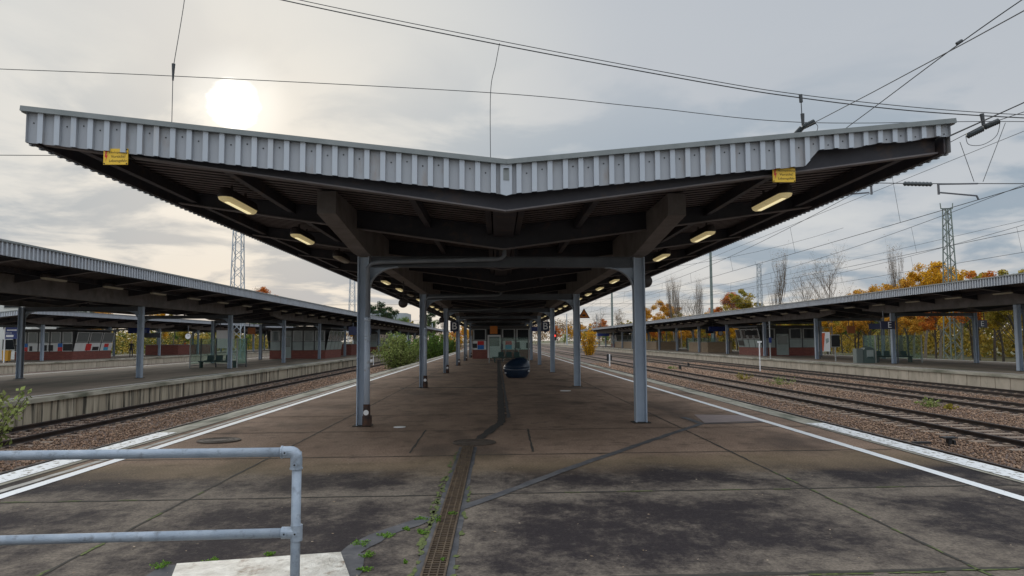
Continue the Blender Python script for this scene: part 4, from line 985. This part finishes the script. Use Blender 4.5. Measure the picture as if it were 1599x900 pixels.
for u, vt, y, lb in ((885, 490, 260, 'nearest the platform edge'), (898, 487, 240, 'beside the triangular sign'), (932, 492, 300, 'right of the triangular sign'), (866, 500, 330, 'farthest down the line'), (675, 505, 260, 'left of the main platform')):
    pole(u, vt, y, .2, 'distant grey catenary pole, the one %s' % lb, MASTM, True)
for u, vt, y, lb in ((872, 503, 95, 'red light'),):
    p = D(866, 540, 100); t = empty('railway_signal', (p.x, 100, ZB)); tag(t, 'railway signal showing a red light beyond the right columns', 'signal')
    h = D(866, 517, 100).z-ZB; MB().tube([(0, 0, 0), (0, 0, h)], .07, 8).build('post', MASTM, t, world=False); MB().box(-.25, .25, -.12, -.071, h-1.3, h).build('head', BLK, t, world=False)
    MB().tube([(0, -.2, h-.65), (0, -.125, h-.65)], .15, 14).build('light', REDL, t, world=False)
p = G(1187, 581, ZB); t = empty('marker_post', (p.x, p.y, ZB)); tag(t, 'slim white marker post between tracks before the right kiosk', 'post'); hh_ = D(1187, 533, p.y).z-ZB
MB().tube([(0, 0, 0), (0, 0, hh_)], .045, 8).build('post', WHT, t, world=False); MB().box(-.16, .16, -.06, -.046, hh_-.1, hh_).build('plate', WHT, t, world=False)
def dwarf(u, v, label, h=1.1):
    p = G(u, v, ZB); t = empty('shunting_signal', (p.x, p.y, ZB)); tag(t, label, 'signal')
    MB().box(-.06, .06, -.04, .04, 0, h).build('post', WHT, t, world=False); MB().box(-.24, -.065, -.08, .08, h*.45, h).build('head', BLK, t, world=False); MB().box(.065, .2, -.08, .08, h*.5, h*.9).build('lamp_box', BLK, t, world=False)
dwarf(952, 573, 'short white post signal with black heads between the right tracks')
q = G(583, 572, ZB); t = empty('shunting_signal', (q.x, q.y, ZB)); tag(t, 'small white round-topped signal on the left ballast behind the front column', 'signal'); MB().tube([(0, 0, 0), (0, 0, .9)], .04, 8).build('post', WHT, t, world=False); MB().tube([(-.2, -.05, .5), (-.2, .05, .5)], .15, 14).build('disc', WHT, t, world=False); MB().box(-.5, 1.2, -.1, .1, 0, .08).build('foot', SLEEP, t, world=False)
q = G(575, 583, ZB); t = empty('track_post', (q.x, q.y, ZB)); tag(t, 'short rusty stub post on the left ballast beside the white signal', 'post'); MB().box(-.09, .09, -.09, .09, 0, .35).build('stub', RUST, t, world=False); MB().box(-.11, .11, -.11, .11, .351, .40).build('cap', RUST, t, world=False)
q = G(1478, 697, ZB); t = empty('track_magnet', (q.x, q.y, ZB)); tag(t, 'black track device with a low bar lying in the right foreground ballast', 'track device')
q = MB(); q.box(.02, .10, -.05, .05, .0, .17); q.box(.14, .19, -.04, .04, 0, .13); q.box(-.1, .2, -.1, .1, .171, .2); q.build('housing', BLK, t, world=False); MB().box(-.75, -.35, -.04, .04, .06, .10).build('bar', BLK, t, world=False)
for u, v, lb in ((1062, 578, 'upper'), (1075, 573, 'second')):
    p = G(u, v, ZB); q = MB(); q.box(p.x-.08, p.x+.08, p.y-.1, p.y+.1, ZB, ZB+.28); q.tube([(p.x, p.y, ZB+.28), (p.x, p.y, ZB+.34)], .07, 8)
    tag(q.build('track_stub', BLK), '%s black stub of a pair standing beside the right track' % lb, 'post', 'pair of black stubs by the right track')

# ------------------------------------------------------------------ overhead line
def wire(name, pts, label, r=.011, n=5, group=None, cat='wire'):
    q = MB(); q.tube(pts, r, n); return tag(q.build(name, WIREM), label, cat, group)
YS = 17.5
def dd(u, v, y=YS): return D(u, v, y)
def curve(pts, n=10):
    out = []
    for i in range(len(pts)-1):
        p0 = pts[max(i-1, 0)]; p1 = pts[i]; p2 = pts[i+1]; p3 = pts[min(i+2, len(pts)-1)]
        for k in range(n):
            t_ = k/n; out.append(.5*((2*p1)+(p2-p0)*t_+(2*p0-5*p1+4*p2-p3)*t_*t_+(3*p1-p0-3*p2+p3)*t_**3))
    out.append(pts[-1]); return out
wire('span_wire', curve([dd(120, -75), dd(435, -1), dd(780, 70), dd(1110, 131), dd(1250, 153), dd(1400, 171), dd(1535, 181), dd(1700, 189)]), 'thick upper headspan wire crossing the whole sky above the main roof', .014)
wire('span_wire', curve([dd(120, -82, 17.56), dd(435, -7, 17.56), dd(780, 64, 17.56), dd(1110, 126, 17.56), dd(1250, 148, 17.56), dd(1400, 165, 17.56), dd(1535, 176, 17.56), dd(1700, 184, 17.56)]), 'thin second headspan wire running just above the thick one at right', .010)
wire('span_wire', curve([dd(-150, 102), dd(0, 108), dd(270, 119), dd(765, 145), dd(1000, 167), dd(1245, 191), dd(1535, 190), dd(1700, 191)]), 'lower headspan wire passing behind the hazy sun', .009)
wire('span_wire', [dd(-120, 242), dd(90, 243), dd(300, 246)], 'short low span wire behind the left roof tip', .009)
wire('span_wire', [dd(1250, 284), dd(1433, 287), dd(1599, 287), dd(1750, 287)], 'lowest cross wire carrying insulators right of the roof', .011)
wire('hanger_wire', curve([dd(292, -60), dd(288, 0), dd(271, 104), dd(270, 120), dd(267, 250)]), 'vertical hanger wire with a clamp left of the sun', .009)
q = MB(); q.tube([dd(271, 100), dd(270, 126)], [.045, .02], 8); tag(q.build('wire_clamp', WIREM), 'small dark clamp where the hanger left of the sun meets the span wire', 'clamp')
wire('hanger_wire', curve([dd(780, 68), dd(774, 100), dd(766, 145), dd(766, 262)]), 'bent vertical hanger wire above the middle of the roof', .009)
def insul(name, a, b_, label, r=.07):
    a = Vector(a); b_ = Vector(b_); t = empty(name, a); tag(t, label, 'insulator'); d = b_-a; q = MB(); P = []; rr_ = []
    n_ = 17
    for i in range(n_): P.append(d*(i/(n_-1))); rr_.append(r*(.72+.28*(i % 2)) if 0 < i < n_-1 else r*.25)
    q.tube(P, rr_, 10); q.build('sheds', INSUL, t, world=False); return t
insul('insulator', dd(1272, 190), dd(1253, 199), 'upper dark insulator of the left pair above the roof tip'); insul('insulator', dd(1252, 200), dd(1240, 213), 'lower dark insulator of the left pair above the roof tip')
insul('insulator', dd(1560, 189), dd(1537, 199), 'upper dark insulator right of the roof tip', .075); insul('insulator', dd(1535, 201), dd(1510, 213), 'lower dark insulator right of the roof tip', .075)
insul('insulator', dd(1410, 287), dd(1456, 288), 'dark insulator on the lowest cross wire right of the roof', .06)
q = MB(); q.tube([dd(1250, 148), dd(1251, 160)], .045, 8); q.tube([dd(1251, 160), dd(1252, 178)], .012, 6); q.tube([dd(1253, 178), dd(1254, 196)], [.05, .035], 8); tag(q.build('suspension_clamp', WIREM), 'hanging clamp joining the span wires above the left insulator pair', 'clamp')
q = MB(); q.tube([dd(1533, 178), dd(1536, 197)], [.05, .04], 8); tag(q.build('suspension_clamp', WIREM), 'hanging clamp joining the span wires above the right insulator pair', 'clamp')
for nm, (u0, v0) in (('right', (1465, 288)), ('left', (1360, 288))):
    t = empty('steady_arm', dd(u0, v0)); tag(t, 'steady arm holding the contact wire, the %s one of the lowest cross wire' % nm, 'steady arm'); o_ = dd(u0, v0)
    q = MB(); s = 1 if nm == 'right' else -1
    q.bar((0, 0, .02), dd(u0+1, v0+16)-o_, .04, .04, up=(0, 1, 0)); q.build('drop_bracket', STEELD, t, world=False)
    q = MB(); q.bar((0, 0, 0), dd(u0+s*62, v0-1)-o_, .03, .035, up=(0, 1, 0)); q.bar(dd(u0+s*3, v0+13)-o_, dd(u0+s*60, v0+18)-o_, .03, .035, up=(0, 1, 0)); q.bar(dd(u0+s*60, v0+18)-o_, dd(u0+s*63, v0+24)-o_, .03, .03, up=(0, 1, 0)); q.build('arm', STEELD, t, world=False)
wire('hanger_wire', [dd(1499, 222), dd(1521, 284)], 'left leg of the V-shaped hanger wires right of the roof', .008); wire('hanger_wire', [dd(1570, 192), dd(1535, 284)], 'right leg of the V-shaped hanger wires right of the roof', .008)
wire('jumper_wire', curve([dd(1562, 190), dd(1556, 212), dd(1535, 226), dd(1513, 226), dd(1508, 213)]), 'looping jumper wire under the right insulator pair', .008)
wire('jumper_wire', curve([dd(1270, 190), dd(1277, 198), dd(1272, 212), dd(1262, 222)]), 'looping jumper wire under the left insulator pair', .008)
# catenaries: messenger + contact + droppers per track
for cxw, wx, nm in ((0, 7.35, 'first track from the main platform'), (1, 11.5, 'second track from the main platform'), (2, 16.3, 'third track from the main platform'), (3, 20.5, 'track beside the right platform')):
    t = empty('overhead_line', (wx, 17.5, 4.95)); tag(t, 'overhead catenary line above the %s' % nm, 'overhead line', 'catenary lines over the right tracks')
    sup = [-42.5, 17.5, 77.5, 137.5, 197.5, 257.5, 317.5]
    def zm(y):
        for a, b_ in zip(sup[:-1], sup[1:]):
            if a <= y <= b_: u_ = (y-a)/(b_-a); return 6.65-1.15*4*u_*(1-u_)
        return 6.65
    P = [(wx, y, zm(y)) for y in np.arange(-40, 310, 3.0)]; MB().tube(P, .009, 5).build('messenger_wire', WIREM, t)
    zc = 4.95; st = lambda y: wx+.2*math.cos(math.pi*(y-17.5)/60)
    MB().tube([(st(y), y, zc) for y in np.arange(-40, 310, 6.0)], .009, 5).build('contact_wire', WIREM, t)
    k_ = 0
    for y in np.arange(21, 130, 7.5):
        MB().tube([(wx, y, zm(y)), (st(y), y, zc)], .0055, 4).build('dropper', WIREM, t)
wire('feeder_wire', curve([dd(1640, -30, 11.3), D(1500, 67, 12.6), D(1335, 190, 17.8), D(1210, 280, 24), D(1010, 405, 45), D(880, 487, 120)]), 'extra feeder wire meeting the catenary at a clamp in the upper right sky', .010)
q = MB(); p = D(1498, 67, 12.6); q.tube([p+Vector((-.05, 0, -.02)), p+Vector((.05, 0, .04))], .03, 6); tag(q.build('wire_clamp', WIREM), 'small dark wire clamp in the upper right sky', 'clamp')
for a, y1_, b_, y2_, lb in (((1599, 160), 26, (880, 480), 200, 'highest'), ((1599, 205), 30, (900, 488), 220, 'middle'), ((1640, 335), 45, (900, 505), 260, 'lowest')):
    wire('feeder_wire', [D(a[0], a[1], y1_), D(b_[0], b_[1], y2_)], '%s of three plain feeder wires running away at right' % lb, .012, group='plain feeder wires at right')
for y, x0, x1, z0, lb in ((77.5, -26, 37, 8.4, 'over the tracks before the kiosk'), (137.5, -26, 40, 8.4, 'second from the camera far down the tracks'), (197.5, -20, 44, 8.4, 'farthest down the line')):
    P = [(x0+(x1-x0)*k/20, y, z0+5*(2*k/20-1)**2) for k in range(21)]; wire('span_wire', P, 'distant headspan wire %s' % lb, .016)
    wire('span_wire', [(x0, y, 5.4), (x1, y, 5.4)], 'distant low cross wire %s' % lb, .016)

# ------------------------------------------------------------------ vegetation
def leaves(n, centers, rad, size, flat=1.0):
    """leaf quads scattered around clump centres -> verts, faces arrays"""
    C_ = centers[rng.integers(0, len(centers), n)]
    d = rng.normal(0, 1, (n, 3)); d /= np.linalg.norm(d, axis=1)[:, None]
    p = C_[:, :3]+d*(rad*C_[:, 3:4]*rng.random((n, 1))**.5)*np.array([1, 1, flat])
    a = rng.normal(0, 1, (n, 3)); a /= np.linalg.norm(a, axis=1)[:, None]; b_ = np.cross(a, rng.normal(0, 1, (n, 3))); b_ /= np.linalg.norm(b_, axis=1)[:, None]
    s_ = (size*rng.uniform(.5, 1.3, (n, 1))); a = a*s_; b_ = b_*s_*.6
    V = np.stack([p-a, p+b_, p+a, p-b_], 1).reshape(-1, 3); return V
def leafobj(name, V, m, parent, world=False):
    n = len(V)//4; me = bpy.data.meshes.new(name); me.vertices.add(len(V)); me.vertices.foreach_set('co', V.reshape(-1).astype(np.float32))
    me.loops.add(len(V)); me.loops.foreach_set('vertex_index', np.arange(len(V)).astype(np.int32)); me.polygons.add(n); me.polygons.foreach_set('loop_start', (np.arange(n)*4).astype(np.int32))
    me.update(calc_edges=True); me.materials.append(m); o = bpy.data.objects.new(name, me); COL.objects.link(o)
    if parent is not None: o.parent = parent
    return o
def branch_tree(h, spread, levels, n0, up, rbase, seed, seglen=.33):
    """recursive branches; returns MB and tip points"""
    rs = random.Random(seed); q = MB(); tips = []
    def grow(p, d, ln, r, lv):
        pts = [p]; rr_ = [r]; k = 4
        for i in range(k):
            d = (d+Vector((rs.uniform(-.12, .12), rs.uniform(-.12, .12), rs.uniform(-.05, .10)))).normalized(); p = p+d*ln/k; pts.append(p); rr_.append(r*(1-.62*(i+1)/k))
        q.tube(pts, [x_*(1 if lv == 0 else .75) for x_ in rr_], 6 if lv == 0 else 3, cap=False)
        if lv >= levels: tips.append(p); return
        m_ = n0 if lv == 0 else (rs.randint(5, 6) if levels == 3 else rs.randint(3, 4))
        for j in range(m_):
            f = (.28+.70*j/m_) if lv == 0 else rs.uniform(.25, .98); i0 = min(k-1, int(f*k)); bp = pts[i0].lerp(pts[i0+1], f*k-i0); a = rs.uniform(0, 6.28)
            out = Vector((math.cos(a), math.sin(a), 0)); nd = (out*spread+Vector((0, 0, up))+d*.25).normalized(); grow(bp, nd, ln*(.52 if lv == 0 else .55)*rs.uniform(.7, 1.1)*(1.15-.5*f if lv == 0 else 1), rr_[i0]*.55, lv+1)
        tips.append(p)
    grow(Vector((0, 0, 0)), Vector((0, 0, 1)), h, rbase, 0); return q, tips
def make_tree(kind, h, m, n, bark, seed, lsz=.13, spread=.75, up=.55, crad=1.0):
    t = empty(kind); q, tips = branch_tree(h*.9, spread, 2, 13, up, h*.018, seed); q.build('trunk', bark, t, world=False)
    tips = [p for p in tips if p.z > h*.12]
    C_ = np.array([(p.x, p.y, p.z, crad*random.uniform(.55, 1.2)) for p in tips]); C_ = C_[rng.random(len(C_)) < .92]
    leafobj('crown', leaves(n, C_, .85, lsz, .8), m, t); return t
protos = {}
def tree_at(kind, x, y, s, label, group, rz=None):
    mk = {'orange': lambda: make_tree('autumn_tree', 10, L_OR, 11000, BARK, 3), 'gold': lambda: make_tree('birch_tree', 10, L_YE, 10000, BARKP, 5, spread=.55, up=.8),
          'olive': lambda: make_tree('autumn_tree', 9.5, L_GY, 10000, BARK, 9), 'rust': lambda: make_tree('autumn_tree', 10.5, L_RD, 9000, BARK, 12), 'green': lambda: make_tree('leafy_tree', 9, L_GR, 6000, BARK, 15),
          'dark': lambda: make_tree('leafy_tree', 10, L_DG, 7000, BARK, 21, spread=.6), 'sparse': lambda: make_tree('birch_tree', 11, L_BR, 1500, BARKP, 25, spread=.45, up=.9, lsz=.09),
          'palegreen': lambda: make_tree('leafy_tree', 7, L_PG, 4500, BARK, 28)}
    col = {'orange': 'orange', 'gold': 'golden', 'olive': 'olive green', 'rust': 'rusty red', 'green': 'green', 'dark': 'dark green', 'sparse': 'thin brown', 'palegreen': 'pale green'}[kind]
    if kind not in protos: protos[kind] = mk[kind](); o = protos[kind]; o.location = (x, y, -.9)
    else: o = dup(protos[kind], (x, y, -.9))
    o.rotation_euler = (0, 0, random.uniform(0, 6.28) if rz is None else rz); o.scale = (s*random.uniform(.9, 1.15), s*random.uniform(.9, 1.15), s); tag(o, label % col, 'tree', group); return o
cnt = 0
kinds = ['orange', 'gold', 'gold', 'olive', 'orange', 'rust', 'gold', 'green', 'orange', 'olive']
for row, (X0, hmin) in enumerate(((46.5, .70), (52, .88), (59, .98))):
    i = 0; y = 46.0+row*3
    while y < 250:
        kd = kinds[(i*3+row*4+(i*i) % 5) % 10]
        if row == 0 and i % 3 == 0: kd = 'gold'
        s = hmin*random.uniform(.84, 1.08)*(1.03 if y < 95 else .95 if y < 120 else .82)
        if row == 2 and 70 < y < 190 and i % 2: i += 1; y += 6; continue
        tree_at(kd, X0+random.uniform(-1.8, 1.8), y, s, '%%s tree, %s along the %s of the wood behind the right platform' % (nth(i), ('front row', 'middle row', 'back row')[row]), 'trees behind the right platform')
        i += 1; y += random.uniform(3.6, 5.4) if row < 2 else random.uniform(5, 7)
for i, (u, y, kd, s) in enumerate(((1015, 215, 'orange', 1.1), (1040, 200, 'orange', 1.15), (1060, 195, 'olive', .9), (960, 300, 'sparse', 1.2), (985, 280, 'olive', .9), (935, 330, 'rust', 1.0), (905, 340, 'orange', .9), (890, 350, 'gold', .8), (920, 300, 'olive', .7), (1150, 150, 'rust', 1.0), (1175, 140, 'olive', 1.1), (870, 360, 'rust', .8), (945, 250, 'green', .5), (880, 280, 'palegreen', .6))):
    tree_at(kd, D(u, 500, y).x, y, s, '%%s tree, %s of the trees at the far end beyond the right canopy' % nth(i), 'trees at the far end')
# bare trees
BT = {}
def bare(kind, u, vt, y, label):
    p = D(u, 500, y); h = D(u, vt, y).z+.9
    if kind not in BT:
        t = empty('bare_tree'); q, tips = branch_tree(10, .24 if kind == 'poplar' else .62, 3, 24, 1.0 if kind == 'poplar' else .7, .11, 44 if kind == 'poplar' else 51); q.build('trunk', BARKB, t, world=False)
        C_ = np.array([(p_.x, p_.y, p_.z, .4) for p_ in tips]); leafobj('crown', leaves(500, C_, .8, .06), L_BR, t); BT[kind] = t; o = t
    else: o = dup(BT[kind])
    o.location = (p.x, y, -.9); o.scale = (h/12,)*3; o.rotation_euler = (0, 0, random.uniform(0, 6)); tag(o, label, 'tree', 'bare trees on the right skyline')
for a in (('poplar', 1210, 415, 120, 'slim bare poplar above the right canopy just right of the pale lattice mast'), ('wide', 1300, 405, 100, 'wide bare tree above the right canopy, tallest of the bare crowns'), ('wide', 1262, 432, 112, 'smaller bare tree left of the tallest bare crown'), ('poplar', 1408, 408, 95, 'narrow bare tree left of the tall green-grey lattice mast'),
          ('poplar', 1052, 450, 170, 'left of two thin bare poplars beside the right front column'), ('poplar', 1064, 447, 175, 'right of two thin bare poplars beside the right front column'), ('poplar', 1092, 452, 150, 'bare poplar left of the stout green-grey pole'), ('wide', 1084, 462, 160, 'bare bushy tree beside the orange crowns left of the stout pole'),
          ('wide', 938, 488, 260, 'bare tree right of the triangular sign'), ('wide', 970, 492, 250, 'bare tree just left of the right front column'), ('wide', 1135, 468, 145, 'bare tree right of the stout green-grey pole')):
    bare(*a)
# left side trees beyond the platforms
i = 0
for (x, y, kd, s) in ( (-60, 112, 'orange', .7), (-64, 120, 'dark', .75), (-56, 124, 'gold', .65), (-58, 134, 'olive', .7), (-60, 143, 'green', .65), (-56, 150, 'palegreen', .8), (-58, 160, 'olive', .7), (-56, 172, 'green', .8), (-58, 186, 'orange', .8), (-54, 200, 'dark', .9), (-50, 215, 'green', .8), (-46, 205, 'olive', .6), (-44, 225, 'gold', .6), (-34, 230, 'dark', 1.25), (-38, 238, 'dark', 1.2), (-30.5, 236, 'green', 1.0), (-24, 270, 'dark', 1.2), (-27, 290, 'green', 1.1), (-21, 300, 'sparse', .9), (-17, 320, 'rust', .7), (-30, 250, 'olive', .9), (-14, 330, 'gold', .8), (-10, 300, 'gold', .7), (-61, 200, 'rust', 1.42), (-64, 203, 'sparse', 1.35)):
    tree_at(kd, x, y, s, '%%s tree, %s of the trees behind the left platforms' % nth(i), 'trees behind the left platforms'); i += 1
# bushes
def bush(x, y, w_, h, m, n, label, z0=ZB, lsz=.07, name='bush', cat='bush', group=None, stems=22, seed=1):
    t = empty(name, (x, y, z0)); tag(t, label, cat, group); rs = random.Random(seed); q = MB(); C_ = []
    for k in range(stems):
        a = rs.uniform(0, 6.28); r_ = rs.random()**.6*w_/2; top = Vector((math.cos(a)*r_, math.sin(a)*r_*.8, h*(1-.45*(r_/(w_/2))**2)*rs.uniform(.65, 1.0))); b0 = Vector((math.cos(a)*r_*.25, math.sin(a)*r_*.25, 0)); mid = b0.lerp(top, .5)+Vector((0, 0, h*.06))
        q.tube([b0, mid, top], [.022*h/2, .014*h/2, .004], 4, cap=False)
        for f in (.12, .25, .35, .5, .65, .8, .95): p_ = b0.lerp(top, f); C_.append((p_.x, p_.y, p_.z, rs.uniform(.6, 1.1)*(1.15-f*.6)))
    q.build('stems', BARK, t, world=False); leafobj('foliage', leaves(n, np.array(C_), w_*.13, lsz, 1.0), m, t); return t
bush(-8.0, 62, 4.7, 3.3, L_PG, 9000, 'large pale green bush overgrowing the left track beside the platform', lsz=.075, stems=40, seed=2)
bush(-9.3, 73, 5.0, 3.4, L_GR, 6000, 'green bush directly behind the large pale bush on the left track', lsz=.09, stems=30, seed=3)
bush(-8.3, 92, 5.0, 3.6, L_GR, 6000, 'bright green bush between the second and third left columns', lsz=.10, stems=30, seed=4)
bush(-8.2, 112, 5.5, 3.6, L_GR, 5000, 'green bush further along the overgrown left track', lsz=.12, stems=30, seed=5)
bush(-8.6, 140, 6, 4.2, L_YE, 4000, 'yellow bush at the far end of the overgrown left track', lsz=.14, stems=30, seed=6)
bush(-10.35, 15.0, 2.3, 1.95, L_PG, 1500, 'leafy shrub at the left picture edge beside the streaked wall', lsz=.055, stems=26, seed=7)
bush(-10.0, 13.6, 1.3, 1.3, L_BR, 500, 'reddish brown shrub in front of the leafy shrub at left', lsz=.05, stems=14, seed=17)
bush(14.1, 113, 3.6, 5.0, L_YE, 4500, 'slender yellow autumn bush standing between the right tracks', lsz=.10, stems=26, seed=8)
def tuft(u, v, w_, h, m, label, n=260, seed=1, z0=ZB, nm='weed_tuft'):
    p = G(u, v, z0); return bush(p.x, p.y, w_, h, m, n, label, z0=z0, lsz=.035, name=nm, cat='weed', group='weeds on the tracks', stems=14, seed=seed)
for k, (u, v, w_, h, lb) in enumerate(((1452, 637, .95, .45, 'yellow green weed tuft between the second and third right tracks, nearest'), (1484, 641, .5, .22, 'small low weed beside the nearest yellow green tuft'), (1218, 602, 1.5, .55, 'yellow weed tuft left of the marker post gap, wider one'), (1163, 594, 1.1, .6, 'yellow green weed tuft directly left of the slim marker post'),
      (1050, 577, 1.0, .25, 'low weed on the ballast right of the front column'))): tuft(u, v, w_, h, L_PG if k % 2 == 0 else L_GY, lb, 420, 30+k)
# weeds at the drain and slab
def weed(p, w_, h, label, n, seed): return bush(p.x, p.y, w_, h, L_FR, n, label, z0=.004, lsz=.0065, name='weed', cat='weed', group='bright green weeds in the paving', stems=9, seed=seed)
for k, (u, v, w_, h, lb) in enumerate(((658, 813, .16, .03, 'flat green weed left of the drain channel'), (684, 818, .10, .10, 'upright fern-like weed on the drain grating'), (703, 806, .12, .05, 'green weed right of the drain channel'), (658, 834, .14, .04, 'green weed at the left edge of the drain below the flat one'),
      (636, 828, .10, .03, 'tiny weed on the diagonal asphalt seam'), (602, 838, .16, .03, 'thin strand of weed along the diagonal asphalt seam'), (562, 852, .20, .04, 'weed clump where the diagonal seam nears the pale slab'), (572, 870, .13, .05, 'bright weed right of the pale slab corner'), (250, 888, .16, .07, 'bright weed at the left corner of the pale slab'),
      (335, 878, .18, .03, 'low weed along the back edge of the pale slab'), (420, 868, .10, .03, 'tiny weed behind the pale slab near the post'), (570, 892, .12, .03, 'small weed at the bottom right of the pale slab'), (690, 878, .06, .04, 'weed on the lower part of the drain'), (632, 880, .06, .03, 'small weed left of the lower drain'))):
    weed(G(u, v), w_*1.1, h*.8, lb, 330, 60+k)
# fallen leaves and grit on the platform
n_ = 900; X_ = rng.uniform(-5.4, 5.6, n_); Y_ = 3.5+rng.random(n_)**1.6*26; a_ = rng.uniform(0, 6.28, n_); z_ = rng.uniform(.006, .010, n_); sz_ = rng.uniform(.004, .013, n_)*(1+Y_/22)
ca, sa = np.cos(a_)*sz_, np.sin(a_)*sz_
V = np.stack([np.stack([X_-ca, Y_-sa, z_], 1), np.stack([X_+sa*.6, Y_-ca*.6, z_+.003], 1), np.stack([X_+ca, Y_+sa, z_+.002], 1), np.stack([X_-sa*.6, Y_+ca*.6, z_], 1)], 1).reshape(-1, 3)
o = leafobj('fallen_leaves', V, mat('dry_leaf_litter', (.20, .13, .07), (.28, .23, .18), .9, 30, island=.4), None); tag(o, 'scattered fallen leaves and grit on the main platform', 'leaf litter', kind='stuff')
# far woods
q = []
for k in range(2600):
    x = random.uniform(-420, 420); y = random.uniform(360, 480)+abs(x)*.15
    if -90 < x < 260: q.append((x, y, random.uniform(0, 9)+2*math.sin(x*.05), 1))
V = leaves(60000, np.array(q), 3.2, .42); o = leafobj('far_woods', V, L_BR, None); tag(o, 'hazy brown line of distant woods at the end of the tracks', 'woods', kind='stuff')
q = [(random.uniform(62, 78), random.uniform(30, 330), random.uniform(-.5, 7.2), 1) for k in range(2600)]
V = leaves(150000, np.array(q), 1.9, .28); o = leafobj('wood_backdrop', V, mat('leaf_wood_mix', (.50, .34, .06), (.26, .24, .06), .8, .22, lo=.42, hi=.58, trans=.3, island=.4, spec=.2), None); tag(o, 'deep olive autumn wood behind the separate trees on the right', 'woods', kind='stuff')
q = [(random.uniform(-90, -72), random.uniform(60, 330), random.uniform(-.5, 3.6), 1) for k in range(1400)]
V = leaves(60000, np.array(q), 1.9, .26); o = leafobj('hedge_backdrop', V, mat('leaf_hedge_mix', (.36, .25, .05), (.07, .11, .03), .8, .16, lo=.44, hi=.56, trans=.3, island=.4, spec=.2), None); tag(o, 'deep green undergrowth behind the separate trees on the left', 'undergrowth', kind='stuff')
# dry grass verge beyond the right platform
q = np.stack([rng.uniform(34.6, 46, 2500), rng.uniform(40, 160, 2500), np.full(2500, -.75), np.full(2500, .5)], 1)
V = leaves(40000, q, .9, .11, .5); o = leafobj('dry_grass', V, L_GY, None); tag(o, 'rough dry grass verge between the right platform and the wood', 'grass', kind='stuff')

# ------------------------------------------------------------------ background buildings
def building(x0, x1, y, dep, h, label, m, nfl, nw, zs=3.0, rounded=False, wm_=DGLASS):
    t = empty('office_building', ((x0+x1)/2, y, -.9)); tag(t, label, 'building'); w_ = (x1-x0)/2
    q = MB()
    if rounded:
        P = []
        for cx0, cy, a0 in ((w_-3, 3, -90), (w_-3, dep-3, 0), (-w_+3, dep-3, 90), (-w_+3, 3, 180)):
            for a in np.linspace(a0, a0+90, 7): P.append((cx0+3*math.cos(R(a)), cy+3*math.sin(R(a)), 0))
        q.poly(P, (0, 0, 1), h)
    else: q.box(-w_, w_, 0, dep, 0, h)
    q.build('wall', m, t, world=False)
    MB().box(-w_*.4, w_*.1, 3, dep-3, h+.001, h+1.1).build('roof_plant', m, t, world=False)
    for f in range(nfl):
        z = h-1.1-f*zs
        for k in range(nw):
            xa = -w_+(3 if rounded else .5)+(2*w_-(6 if rounded else 1))*k/nw; xb = xa+(2*w_-(6 if rounded else 1))/nw*.72
            fr = MB().box(xa, xb, -.06, -.002, z-1.6, z).build('window', FRAMEM, t, world=False); MB().box(xa+.08, xb-.08, -.09, -.061, z-1.5, z-.1).build('pane', wm_, fr, world=False)
    return t
building(-96, -67.0, 108, 20, 10.2, 'white office building with dark windows behind the far left canopy', PLAST, 3, 8)
building(D(548, 500, 255).x, D(634, 500, 255).x, 255, 18, D(600, 489, 255).z+.9, 'long pale grey office building with rounded corners above the left canopy', mat('pale_grey_cladding', (.34, .38, .40), rough=.7), 3, 14, rounded=True, wm_=PGLASS)
